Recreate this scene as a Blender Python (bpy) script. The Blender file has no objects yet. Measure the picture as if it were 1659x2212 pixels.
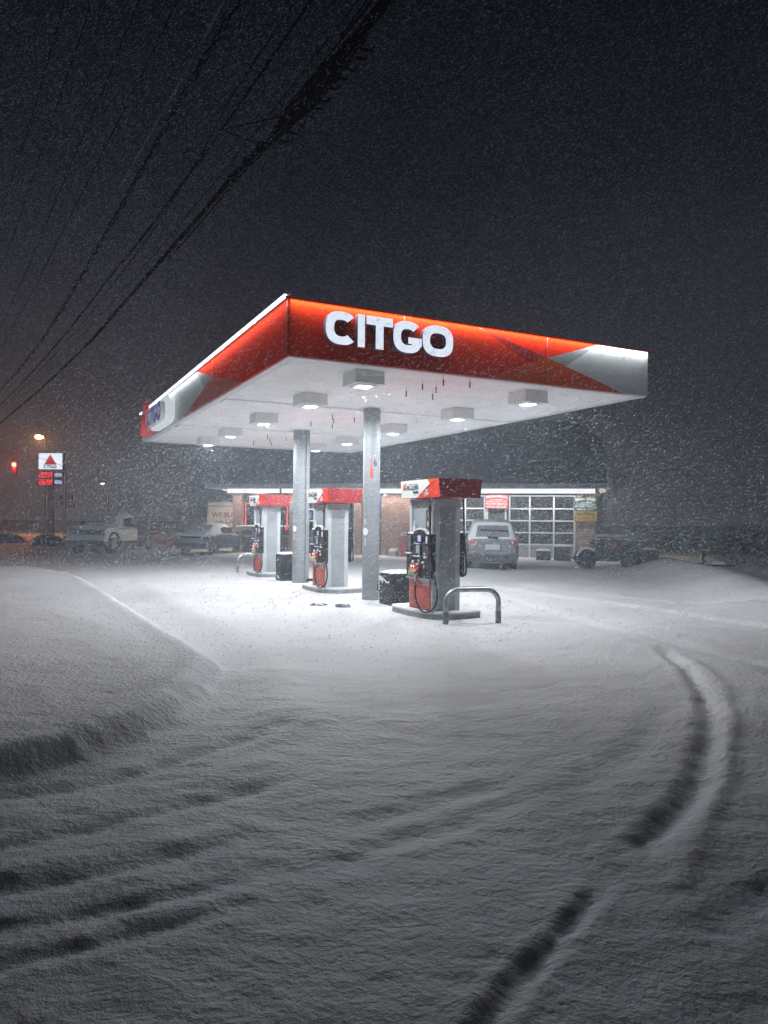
import bpy, bmesh, math, random
import numpy as np
from mathutils import Vector, Matrix
R = math.radians
sc = bpy.context.scene
C = sc.collection
rng = np.random.default_rng(7); random.seed(7)

# ------------------------------------------------------------------ camera
CH = 1.7; PITCH = .011562; ROLL = .009322
cam = bpy.data.cameras.new('camera'); co = bpy.data.objects.new('camera', cam); C.objects.link(co)
cam.sensor_fit = 'HORIZONTAL'; cam.sensor_width = 36.0; cam.lens = 36*1594.2/1659.
cam.clip_start = .05; cam.clip_end = 2000
fwd = Vector((0, math.cos(PITCH), math.sin(PITCH))); up0 = Vector((0, -math.sin(PITCH), math.cos(PITCH))); r0 = Vector((1, 0, 0))
rr = math.cos(ROLL)*r0 + math.sin(ROLL)*up0; uu = -math.sin(ROLL)*r0 + math.cos(ROLL)*up0
m = Matrix((rr, uu, -fwd)).transposed().to_4x4(); m.translation = (0, 0, CH)
co.matrix_world = m; sc.camera = co

# ------------------------------------------------------------------ world: night sky with city glow on low snow cloud
w = bpy.data.worlds.new('World'); sc.world = w; w.use_nodes = True
nt = w.node_tree; nt.nodes.clear()
wo = nt.nodes.new('ShaderNodeOutputWorld'); bg = nt.nodes.new('ShaderNodeBackground')
tc = nt.nodes.new('ShaderNodeTexCoord'); sx = nt.nodes.new('ShaderNodeSeparateXYZ'); cr = nt.nodes.new('ShaderNodeValToRGB')
nt.links.new(tc.outputs['Generated'], sx.inputs[0]); nt.links.new(sx.outputs['Z'], cr.inputs[0])
el = cr.color_ramp.elements
el[0].position = 0; el[0].color = (.030, .029, .034, 1)
el[1].position = .62; el[1].color = (.0001, .0005, .0026, 1)
e = el.new(.24); e.color = (.0165, .0175, .0235, 1)
e = el.new(.42); e.color = (.0032, .0045, .0090, 1)
nt.links.new(cr.outputs[0], bg.inputs[0]); bg.inputs[1].default_value = 1.0
nt.links.new(bg.outputs[0], wo.inputs[0])

# ------------------------------------------------------------------ render settings
sc.view_settings.view_transform = 'Standard'; sc.view_settings.look = 'None'
sc.view_settings.exposure = .18; sc.view_settings.gamma = 1
sc.render.engine = 'CYCLES'
cy = sc.cycles
cy.max_bounces = 6; cy.diffuse_bounces = 5; cy.glossy_bounces = 2; cy.transmission_bounces = 4; cy.transparent_max_bounces = 6
cy.volume_bounces = 1; cy.sample_clamp_indirect = 3; cy.sample_clamp_direct = 0
cy.use_denoising = True; cy.caustics_reflective = False; cy.caustics_refractive = False

LAMP_W = 55.0        # power of each canopy luminaire
# ------------------------------------------------------------------ materials
MATS = {}
def mat(name, col, rough=.6, metal=0, emit=None, es=1, var=.12, vs=8, bump=0, bs=40, snow=0, spec=.5, coat=0):
    if name in MATS: return MATS[name]
    mt = bpy.data.materials.new(name); mt.use_nodes = True; MATS[name] = mt
    n = mt.node_tree.nodes; l = mt.node_tree.links; b = n['Principled BSDF']
    b.inputs['Roughness'].default_value = rough; b.inputs['Metallic'].default_value = metal
    b.inputs['Specular IOR Level'].default_value = spec; b.inputs['Coat Weight'].default_value = coat
    t = n.new('ShaderNodeTexCoord')
    no = n.new('ShaderNodeTexNoise'); no.inputs['Scale'].default_value = vs; no.inputs['Detail'].default_value = 5
    l.new(t.outputs['Object'], no.inputs['Vector'])
    mr = n.new('ShaderNodeMapRange'); mr.inputs[1].default_value = .3; mr.inputs[2].default_value = .7
    mr.inputs[3].default_value = 1-var; mr.inputs[4].default_value = 1+var
    l.new(no.outputs['Fac'], mr.inputs[0])
    mx = n.new('ShaderNodeMix'); mx.data_type = 'RGBA'; mx.blend_type = 'MULTIPLY'; mx.inputs[0].default_value = 1
    mx.inputs[6].default_value = (*col, 1); l.new(mr.outputs[0], mx.inputs[7])
    out = mx.outputs[2]
    if snow:
        g = n.new('ShaderNodeNewGeometry'); s = n.new('ShaderNodeSeparateXYZ'); l.new(g.outputs['Normal'], s.inputs[0])
        n2 = n.new('ShaderNodeTexNoise'); n2.inputs['Scale'].default_value = 14; n2.inputs['Detail'].default_value = 6; l.new(t.outputs['Object'], n2.inputs['Vector'])
        a = n.new('ShaderNodeMath'); a.operation = 'MULTIPLY_ADD'; l.new(s.outputs['Z'], a.inputs[0]); a.inputs[1].default_value = .55; l.new(n2.outputs['Fac'], a.inputs[2])
        rg = n.new('ShaderNodeMapRange'); rg.inputs[1].default_value = .74-snow*.28; rg.inputs[2].default_value = .84-snow*.28; l.new(a.outputs[0], rg.inputs[0])
        m2 = n.new('ShaderNodeMix'); m2.data_type = 'RGBA'; l.new(rg.outputs[0], m2.inputs[0]); l.new(out, m2.inputs[6]); m2.inputs[7].default_value = (.78, .8, .84, 1)
        out = m2.outputs[2]
    l.new(out, b.inputs['Base Color'])
    if emit:
        b.inputs['Emission Color'].default_value = (*emit, 1); b.inputs['Emission Strength'].default_value = es
    if bump:
        n3 = n.new('ShaderNodeTexNoise'); n3.inputs['Scale'].default_value = bs; n3.inputs['Detail'].default_value = 4; l.new(t.outputs['Object'], n3.inputs['Vector'])
        bm = n.new('ShaderNodeBump'); bm.inputs['Strength'].default_value = bump; bm.inputs['Distance'].default_value = .02
        l.new(n3.outputs['Fac'], bm.inputs['Height']); l.new(bm.outputs[0], b.inputs['Normal'])
    return mt
def brick_mat():
    mt = bpy.data.materials.new('orange brick'); mt.use_nodes = True
    n = mt.node_tree.nodes; l = mt.node_tree.links; b = n['Principled BSDF']; b.inputs['Roughness'].default_value = .85
    t = n.new('ShaderNodeTexCoord'); s = n.new('ShaderNodeSeparateXYZ'); c = n.new('ShaderNodeCombineXYZ')
    l.new(t.outputs['Object'], s.inputs[0]); l.new(s.outputs['X'], c.inputs['X']); l.new(s.outputs['Z'], c.inputs['Y'])
    br = n.new('ShaderNodeTexBrick'); l.new(c.outputs[0], br.inputs['Vector'])
    br.inputs['Scale'].default_value = 1; br.inputs['Brick Width'].default_value = .3; br.inputs['Row Height'].default_value = .1
    br.inputs['Mortar Size'].default_value = .010; br.inputs['Color1'].default_value = (.50, .26, .16, 1); br.inputs['Color2'].default_value = (.38, .20, .13, 1)
    br.inputs['Mortar'].default_value = (.5, .46, .42, 1); br.inputs['Bias'].default_value = -.1
    no = n.new('ShaderNodeTexNoise'); no.inputs['Scale'].default_value = 2; no.inputs['Detail'].default_value = 6; l.new(t.outputs['Object'], no.inputs['Vector'])
    mx = n.new('ShaderNodeMix'); mx.data_type = 'RGBA'; mx.blend_type = 'MULTIPLY'; mx.inputs[0].default_value = .6
    l.new(br.outputs['Color'], mx.inputs[6]); l.new(no.outputs['Fac'], mx.inputs[7]); l.new(mx.outputs[2], b.inputs['Base Color'])
    bm = n.new('ShaderNodeBump'); bm.inputs['Strength'].default_value = .5; bm.inputs['Distance'].default_value = .02; bm.invert = True
    l.new(br.outputs['Fac'], bm.inputs['Height']); l.new(bm.outputs[0], b.inputs['Normal'])
    return mt
def snow_mat(name='snow', col=(.78, .79, .80), grain=1.0):
    if name in MATS: return MATS[name]
    mt = bpy.data.materials.new(name); mt.use_nodes = True; MATS[name] = mt
    n = mt.node_tree.nodes; l = mt.node_tree.links; b = n['Principled BSDF']
    b.inputs['Roughness'].default_value = .65; b.inputs['Specular IOR Level'].default_value = .25
    t = n.new('ShaderNodeTexCoord')
    mp = n.new('ShaderNodeMapping'); mp.inputs['Rotation'].default_value = (0, 0, .6); mp.inputs['Scale'].default_value = (1, 1.08, 1); l.new(t.outputs['Object'], mp.inputs[0])
    a = n.new('ShaderNodeTexNoise'); a.inputs['Scale'].default_value = 21; a.inputs['Detail'].default_value = 9; a.inputs['Roughness'].default_value = .62; l.new(mp.outputs[0], a.inputs['Vector'])
    c = n.new('ShaderNodeTexNoise'); c.inputs['Scale'].default_value = 140; c.inputs['Detail'].default_value = 3; l.new(t.outputs['Object'], c.inputs['Vector'])
    bm = n.new('ShaderNodeBump'); bm.inputs['Strength'].default_value = .95*grain; bm.inputs['Distance'].default_value = .032; l.new(a.outputs['Fac'], bm.inputs['Height'])
    b2 = n.new('ShaderNodeBump'); b2.inputs['Strength'].default_value = .6*grain; b2.inputs['Distance'].default_value = .006; l.new(c.outputs['Fac'], b2.inputs['Height']); l.new(bm.outputs[0], b2.inputs['Normal'])
    l.new(b2.outputs[0], b.inputs['Normal'])
    v = n.new('ShaderNodeTexNoise'); v.inputs['Scale'].default_value = .6; v.inputs['Detail'].default_value = 5; l.new(t.outputs['Object'], v.inputs['Vector'])
    cr = n.new('ShaderNodeValToRGB'); l.new(v.outputs['Fac'], cr.inputs[0])
    cr.color_ramp.elements[0].position = .3; cr.color_ramp.elements[0].color = (col[0]*.9, col[1]*.9, col[2]*.91, 1)
    cr.color_ramp.elements[1].position = .7; cr.color_ramp.elements[1].color = (*col, 1)
    out = cr.outputs[0]
    if name == 'snow':      # near snow painted darker and bluer, for light fading towards the camera
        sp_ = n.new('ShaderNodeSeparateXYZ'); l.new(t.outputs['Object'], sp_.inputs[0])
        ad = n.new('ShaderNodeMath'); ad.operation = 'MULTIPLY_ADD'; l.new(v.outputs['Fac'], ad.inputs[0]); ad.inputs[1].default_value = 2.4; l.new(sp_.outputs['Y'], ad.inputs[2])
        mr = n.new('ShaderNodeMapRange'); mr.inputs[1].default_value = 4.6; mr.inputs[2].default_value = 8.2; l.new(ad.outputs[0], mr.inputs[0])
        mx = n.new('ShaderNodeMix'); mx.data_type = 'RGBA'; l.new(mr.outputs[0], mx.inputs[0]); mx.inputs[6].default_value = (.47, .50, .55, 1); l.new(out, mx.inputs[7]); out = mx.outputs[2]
    l.new(out, b.inputs['Base Color'])
    return mt
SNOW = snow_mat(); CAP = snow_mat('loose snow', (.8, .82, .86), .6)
BRICK = brick_mat()
WHITE = mat('white painted metal', (.74, .75, .76), .35, snow=0, vs=3, var=.05)
SOFF = mat('white soffit panel', (.93, .93, .92), .85, spec=.1, vs=2, var=.06)
COLM = mat('grey painted column steel', (.25, .27, .285), .5, vs=1.5, var=.05, spec=.3)
RED = mat('red fascia vinyl', (.66, .034, .003), .85, vs=2, var=.10, spec=.08)
REDB = mat('bright red fascia vinyl', (.80, .030, .003), .85, vs=2, var=.06, spec=.08)
MAROON = mat('maroon fascia vinyl', (.30, .022, .020), .3, vs=2, var=.1)
ORANGE = mat('burnt orange fascia vinyl', (.62, .085, .015), .28, vs=2, var=.1)
FGREY = mat('pale grey fascia vinyl', (.56, .60, .60), .3, vs=2, var=.08)
FDARK = mat('mid grey fascia vinyl', (.30, .33, .34), .3, vs=2, var=.08)
BLACK = mat('black plastic', (.018, .02, .022), .4, snow=.22, var=.3)
DARK = mat('dark rubber', (.015, .015, .017), .55, var=.3)
GREY = mat('galvanised steel', (.42, .45, .47), .38, .5, snow=.1, vs=6, var=.2)
PUMPG = mat('pump grey metal', (.50, .53, .55), .42, .0, vs=3, var=.12)
PUMPD = mat('pump recess grey metal', (.30, .33, .35), .4, vs=3, var=.12)
HRED = mat('dark red header plastic', (.34, .018, .022), .35, var=.12, vs=5)
HOR = mat('orange red header vinyl', (.80, .07, .02), .3, var=.05)
HWH = mat('pale green white header vinyl', (.66, .70, .64), .35, var=.05)
PRED = mat('faded red door panel', (.50, .085, .065), .45, var=.35, vs=3, snow=.05)
BLUE = mat('blue lettering', (.035, .03, .30), .35, var=.05)
NAVY = mat('navy lettering', (.02, .03, .10), .5, var=.05)
WTXT = mat('white lettering', (.8, .8, .8), .5, var=.03)
CONC = mat('concrete', (.30, .31, .31), .85, var=.25, vs=6, bump=.3, bs=30)
GLASS = mat('dark window glass', (.02, .024, .028), .12, var=.2)
CHROME = mat('chrome', (.6, .62, .63), .15, .9)
def lamp(name, col, s): return mat(name, (.02, .02, .02), .4, emit=col, es=s, var=.01)
LED = lamp('white lamp lens', (.93, .97, 1), 6)
STRIP = lamp('white led strip glow', (.88, .96, 1), 5)
LETW = lamp('white lit letter face', (.80, .87, 1), .86)
REDL = lamp('red lamp glow', (1, .02, .012), 3)

# ------------------------------------------------------------------ mesh helpers
class MB:
    def __init__(s): s.v = []; s.f = []; s.mi = []
    def add(s, vs, fs, mi=0):
        o = len(s.v); s.v += [tuple(map(float, p)) for p in vs]
        s.f += [tuple(i+o for i in f) for f in fs]; s.mi += [mi]*len(fs); return s
    def box(s, x0, x1, y0, y1, z0, z1, mi=0, b=0.0):
        if b > 0:
            bm = bmesh.new(); bmesh.ops.create_cube(bm, size=1)
            for q in bm.verts: q.co = Vector(((x0+x1)/2+q.co.x*(x1-x0), (y0+y1)/2+q.co.y*(y1-y0), (z0+z1)/2+q.co.z*(z1-z0)))
            bmesh.ops.bevel(bm, geom=list(bm.edges), offset=b, segments=2, affect='EDGES', profile=.6)
            bm.verts.index_update(); s.add([q.co for q in bm.verts], [[q.index for q in f.verts] for f in bm.faces], mi); bm.free(); return s
        return s.add([(x0,y0,z0),(x1,y0,z0),(x1,y1,z0),(x0,y1,z0),(x0,y0,z1),(x1,y0,z1),(x1,y1,z1),(x0,y1,z1)],
              [(0,3,2,1),(4,5,6,7),(0,1,5,4),(1,2,6,5),(2,3,7,6),(3,0,4,7)], mi)
    def prism(s, poly, n, mi=0, org=(0,0,0), ax=(1,0,0), az=(0,0,1), d=.01):
        """2D polygon in plane (ax,az) at org, extruded along the normal by d (front face outermost)"""
        O = Vector(org); X = Vector(ax); Z = Vector(az); N = X.cross(Z)
        k = len(poly)
        b = [O+X*p[0]+Z*p[1] for p in poly]; f = [p+N*d for p in b]
        return s.add(b+f, [tuple(range(k, 2*k))]+[tuple(reversed(range(k)))]+[(i, (i+1) % k, k+(i+1) % k, k+i) for i in range(k)], mi)
    def tube(s, pts, r, n=10, mi=0, caps=True):
        pts = [Vector(p) for p in pts]; k = len(pts)
        rs = r if isinstance(r, (list, tuple)) else [r]*k
        vs = []; pn = None
        for i, p in enumerate(pts):
            t = (pts[min(i+1, k-1)]-pts[max(i-1, 0)]).normalized()
            if pn is None:
                a = Vector((0,0,1)) if abs(t.z) < .9 else Vector((1,0,0)); pn = t.cross(a).normalized()
            else: pn = (pn-t*pn.dot(t)).normalized()
            bn = t.cross(pn)
            for j in range(n):
                an = 2*math.pi*j/n; vs.append(p+(pn*math.cos(an)+bn*math.sin(an))*rs[i])
        fs = [(i*n+j, i*n+(j+1) % n, (i+1)*n+(j+1) % n, (i+1)*n+j) for i in range(k-1) for j in range(n)]
        if caps: fs += [tuple(reversed(range(n))), tuple(range((k-1)*n, k*n))]
        return s.add(vs, fs, mi)
    def cyl(s, c, r, h, n=24, mi=0, axis='z', r2=None):
        c = Vector(c); a = {'x': Vector((1,0,0)), 'y': Vector((0,1,0)), 'z': Vector((0,0,1))}[axis]
        return s.tube([c, c+a*h], [r, r if r2 is None else r2], n, mi)
    def cap(s, x0, x1, y0, y1, z, h, n=8, mi=0, jit=.15):
        """rounded heap of snow on a rectangular top"""
        vs = []; 
        for i in range(n+1):
            for j in range(n+1):
                a = i/n; b = j/n
                e = min(1, 3.2*min(a, 1-a)+.0)**.5*min(1, 3.2*min(b, 1-b))**.5
                vs.append((x0+(x1-x0)*a, y0+(y1-y0)*b, z+h*e*(1-jit/2+jit*random.random())))
        fs = [(i*(n+1)+j, (i+1)*(n+1)+j, (i+1)*(n+1)+j+1, i*(n+1)+j+1) for i in range(n) for j in range(n)]
        o = len(vs); vs += [(x0,y0,z-.004),(x1,y0,z-.004),(x1,y1,z-.004),(x0,y1,z-.004)]; fs += [(o, o+3, o+2, o+1)]
        return s.add(vs, fs, mi)
    def loft(s, secs, mi=0, caps=True):
        """secs: list of (y, [(x,z) half profile from bottom centre to top centre])"""
        vs = []; k = None
        for y, hp in secs:
            ring = [(x, y, z) for x, z in hp]+[(-x, y, z) for x, z in reversed(hp) if x > 1e-6]
            k = len(ring); vs += ring
        fs = [(i*k+j, i*k+(j+1) % k, (i+1)*k+(j+1) % k, (i+1)*k+j) for i in range(len(secs)-1) for j in range(k)]
        if caps: fs += [tuple(range(k)), tuple(reversed(range((len(secs)-1)*k, len(secs)*k)))]
        return s.add(vs, fs, mi)
    def blob(s, c, r, mi=0, n=14, m=8, jit=.15, sz=1):
        vs = []; c = Vector(c); rx, ry, rz = r if isinstance(r, (tuple, list)) else (r, r, r)
        for i in range(1, m):
            ph = math.pi*i/m
            for j in range(n):
                th = 2*math.pi*j/n; q = 1+jit*(random.random()-.5)*2
                vs.append((c.x+rx*q*math.sin(ph)*math.cos(th), c.y+ry*q*math.sin(ph)*math.sin(th), c.z+rz*q*math.cos(ph)))
        vs += [(c.x, c.y, c.z+rz), (c.x, c.y, c.z-rz)]; T = len(vs)-2; B = T+1
        fs = [(i*n+j, (i+1)*n+j, (i+1)*n+(j+1) % n, i*n+(j+1) % n) for i in range(m-2) for j in range(n)]
        fs += [(T, j, (j+1) % n) for j in range(n)]+[(B, (m-2)*n+(j+1) % n, (m-2)*n+j) for j in range(n)]
        return s.add(vs, fs, mi)
    def build(s, name, mats, parent=None, smooth=False, label=None, fix=True):
        me = bpy.data.meshes.new(name); me.from_pydata(s.v, [], s.f)
        if not isinstance(mats, (list, tuple)): mats = [mats]
        for q in mats: me.materials.append(q)
        me.polygons.foreach_set('material_index', s.mi)
        if fix:
            bm = bmesh.new(); bm.from_mesh(me); bmesh.ops.recalc_face_normals(bm, faces=bm.faces); bm.to_mesh(me); bm.free()
        if smooth:
            me.polygons.foreach_set('use_smooth', [True]*len(me.polygons)); 
            try: me.set_sharp_from_angle(angle=R(38))
            except Exception: pass
        me.update(); o = bpy.data.objects.new(name, me); C.objects.link(o)
        if parent: o.parent = parent
        if label: o['label'] = label
        return o
def tag(o, label=None, cat=None, group=None, kind=None):
    if label: o['label'] = label
    if cat: o['category'] = cat
    if group: o['group'] = group
    if kind: o['kind'] = kind
    return o
def thing(name, label, cat, loc=(0,0,0), rotz=0, group=None):
    o = bpy.data.objects.new(name, None); C.objects.link(o); o.location = loc; o.rotation_euler = (0, 0, rotz); o.empty_display_size = .2
    return tag(o, label, cat, group)
def copy_tree(o, parent=None):
    c = o.copy(); C.objects.link(c); c.parent = parent
    for ch in list(o.children): copy_tree(ch, c)
    return c
def text(name, s, mt, parent, org, ax=(1,0,0), w=1., h=None, d=.004, bold=.0, az=(0,0,1), shear=0, align='L', arc=0):
    """raised lettering: width w (or height h) in the plane (ax,az)"""
    cu = bpy.data.curves.new(name, 'FONT'); cu.body = s; cu.offset = bold; cu.resolution_u = 3; cu.shear = shear
    ob = bpy.data.objects.new(name, cu); C.objects.link(ob)
    me = bpy.data.meshes.new_from_object(ob.evaluated_get(bpy.context.evaluated_depsgraph_get()))
    bpy.data.objects.remove(ob); bpy.data.curves.remove(cu)
    vs = [q.co.copy() for q in me.vertices]; fs = [tuple(p.vertices) for p in me.polygons]; bpy.data.meshes.remove(me)
    x0 = min(q.x for q in vs); x1 = max(q.x for q in vs); y0 = min(q.y for q in vs); y1 = max(q.y for q in vs)
    sxx = w/(x1-x0); syy = (h/(y1-y0)) if h else sxx
    X = Vector(ax); Z = Vector(az); N = X.cross(Z); O = Vector(org)
    mb = MB(); P = []
    for q in vs:
        a = (q.x-x0)*sxx; b = (q.y-y0)*syy
        if align == 'C': a -= w/2
        if arc: b += arc*(1-(2*a/w)**2) 
        P.append(O+X*a+Z*b+N*d)
    k = len(P); mb.add(P, fs)
    # thin sides so the letters have thickness
    ed = {}
    for f in fs:
        for i in range(len(f)):
            e2 = (f[i], f[(i+1) % len(f)]); ed[e2] = 1
    B = [p-N*(d-.0005) for p in P]; be = [e2 for e2 in ed if (e2[1], e2[0]) not in ed]
    mb.v += [tuple(p) for p in B]; mb.f += [(b2, a2, a2+k, b2+k) for a2, b2 in be]; mb.mi += [0]*len(be)
    return mb.build(name, mt, parent, fix=False)
def sup(a, rx, ry, p=2.6):
    c, s_ = math.cos(a), math.sin(a)
    return (rx*math.copysign(abs(c)**(2/p), c), ry*math.copysign(abs(s_)**(2/p), s_))
def glyph(ch, w_, h, t):
    """heavy block letters as lists of closed 2D polygons (origin lower left)"""
    rx, ry = w_/2, h/2
    def ring(a0, a1, n=36, tx=t, ty=t*.92):
        out = []; 
        A = [a0+(a1-a0)*i/n for i in range(n+1)]
        o = [(rx+sup(a, rx, ry)[0], ry+sup(a, rx, ry)[1]) for a in A]
        i_ = [(rx+sup(a, rx-tx, ry-ty)[0], ry+sup(a, rx-tx, ry-ty)[1]) for a in A]
        return [[o[k], o[k+1], i_[k+1], i_[k]] for k in range(n)]
    if ch == 'O': return ring(0, 2*math.pi)
    if ch == 'C': return ring(R(42), R(318))
    if ch == 'G': return ring(R(42), R(345)) + [[(w_-t, h*.12), (w_, h*.25), (w_, h*.50), (w_-t, h*.50)], [(w_*.52, h*.50-t*.75), (w_-t, h*.50-t*.75), (w_-t, h*.50), (w_*.52, h*.50)]]
    if ch == 'I': return [[(0, 0), (w_, 0), (w_, h), (0, h)]]
    if ch == 'T': return [[(0, h-t), (w_, h-t), (w_, h), (0, h)], [(w_/2-t/2, 0), (w_/2+t/2, 0), (w_/2+t/2, h-t), (w_/2-t/2, h-t)]]
def letters(parent, org, ax, spans, h, t, d, mface, mside, z0s=None, name='letter'):
    for i, (ch, a, b) in enumerate(spans):
        mb = MB(); X = Vector(ax); Z = Vector((0,0,1)); N = X.cross(Z); O = Vector(org)+X*a
        for poly in glyph(ch, b-a, h, t):
            P = [O+X*p[0]+Z*p[1] for p in poly]; Q = [p+N*d for p in P]
            mb.add(Q, [(0,1,2,3)], 0)
            # sides
            mb.add(P+Q, [(0,1,5,4),(1,2,6,5),(2,3,7,6),(3,0,4,7)], 1)
        mb.build(name, [mface, mside], parent)

# ------------------------------------------------------------------ ground: one snow sheet with ruts
TRACKS = [  # polyline, half width, depth
 ([(3.8,10.06),(3.48,8.38),(3.08,6.99),(2.57,5.8),(2.02,4.78),(1.61,4.19),(1.3,3.81)], .085, .13),
 ([(1.06,3.51),(.8,3.13),(.58,2.84),(.38,2.52),(.2,2.27),(-.4,1.4)], .050, .085),
 ([(2.9,14.2),(3.5,12.2),(3.8,10.06)], .14, .035),
 ([(2.19,20.4),(3.76,17.25),(5.18,15.04),(6.3,12.2),(7.2,9)], .15, .11),
 ([(3.4,20.0),(5.2,17.0),(6.9,14.6),(8.4,12.0)], .15, .10),
 ([(2.29,18.62),(3.4,12.83),(4.1,10.65),(4.6,8.6),(4.3,6.5)], .14, .07),
 ([(-4.0,4.2),(-2.81,4.39),(-2.37,4.6),(-1.99,4.72),(-1.63,4.99),(-1.42,5.34),(-.96,5.81),(-.70,6.3)], .10, .055),
 ([(-3.4,3.7),(-2.2,3.81),(-1.85,3.99),(-1.5,4.18),(-1.18,4.47),(-.78,4.71),(-.6,4.9)], .09, .055),
 ([(-3.2,3.25),(-2.35,3.36),(-1.77,3.46),(-1.39,3.58),(-1.22,3.68),(-.94,3.84),(-.66,4.0)], .08, .050),
 ([(-3.0,2.9),(-2.13,3.04),(-1.6,3.12),(-1.22,3.24),(-.85,3.41),(-.5,3.62)], .07, .046),
 ([(-2.8,2.55),(-2.0,2.72),(-1.5,2.85),(-1.0,3.02),(-.6,3.25)], .065, .045),
 ([(-.24,4.09),(.07,4.35),(.51,4.66),(.95,4.9)], .10, .038),
 ([(-.3,3.62),(.19,4.01),(.77,4.48),(1.0,4.66)], .09, .040),
 ([(1.08,4.6),(1.65,5.22),(2.21,6.04),(2.68,6.97)], .15, .035),
 ([(1.30,3.05),(1.62,3.33),(2.1,3.65)], .09, .05),
 ([(-2.03,5.66),(-1.61,6.05),(-1.11,6.66)], .14, .03),
 ([(2.35,4.2),(2.9,5.2),(3.6,6.83)], .10, .03),
]
RIDGES = [([(3.75,10.3),(3.80,8.6),(3.26,6.85),(2.50,5.35),(1.85,4.2),(1.42,3.54)], .06, .022),
          ([(-2.4,3.55),(-1.3,3.82),(-.8,4.2)], .09, .02), ([(-2.3,4.2),(-1.5,4.6),(-.8,5.2)], .12, .02)]
LAWN = [(-30,27),(-15,24.3),(-11.74,22.62),(-10.46,22.12),(-9.03,21.04),(-7.28,18.14),(-5.04,13.86),(-3.48,11.12),(-2.75,9.74),(-2.06,8.51),(-1.89,7.93),(-1.83,7.33),(-1.85,6.59),(-1.97,5.98),(-2.17,5.54),(-2.36,5.2),(-2.55,4.94),(-3.1,4.41),(-4.23,3.92),(-8,3),(-30,2)]
def smooth_line(P, n=4):
    P = np.array(P, float)
    for _ in range(2):
        Q = [P[0]]
        for a, b in zip(P[:-1], P[1:]): Q += [a*.75+b*.25, a*.25+b*.75]
        Q.append(P[-1]); P = np.array(Q)
    return P
def dist_poly(X, Y, P):
    """distance to polyline, end fade factor"""
    best = np.full(X.shape, 1e9); 
    for (ax_, ay_), (bx, by) in zip(P[:-1], P[1:]):
        dx, dy = bx-ax_, by-ay_; L2 = dx*dx+dy*dy+1e-12
        t = np.clip(((X-ax_)*dx+(Y-ay_)*dy)/L2, 0, 1)
        best = np.minimum(best, np.hypot(X-ax_-t*dx, Y-ay_-t*dy))
    return best
def inside(X, Y, P):
    c = np.zeros(X.shape, bool); n = len(P)
    for i in range(n):
        x1, y1 = P[i]; x2, y2 = P[(i+1) % n]
        if y1 == y2: continue
        k = ((y1 > Y) != (y2 > Y)) & (X < (x2-x1)*(Y-y1)/(y2-y1)+x1); c ^= k
    return c
def vnoise(X, Y, s, seed):
    r = np.random.default_rng(seed); N = 256; g = r.random((N, N))
    x = X/s; y = Y/s; xi = np.floor(x).astype(int); yi = np.floor(y).astype(int); fx = x-xi; fy = y-yi
    fx = fx*fx*(3-2*fx); fy = fy*fy*(3-2*fy)
    G = lambda a, b: g[a % N, b % N]
    return (G(xi,yi)*(1-fx)+G(xi+1,yi)*fx)*(1-fy)+(G(xi,yi+1)*(1-fx)+G(xi+1,yi+1)*fx)*fy-.5
def sstep(a, b, x): t = np.clip((x-a)/(b-a), 0, 1); return t*t*(3-2*t)
TH = .4635; CV = np.array([math.cos(TH), math.sin(TH)]); CU = np.array([-CV[1], CV[0]]); CA = np.array([-1.4221, 10.8498])
HS = 4.12; CW = 7.16; CL = 13.8
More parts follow.
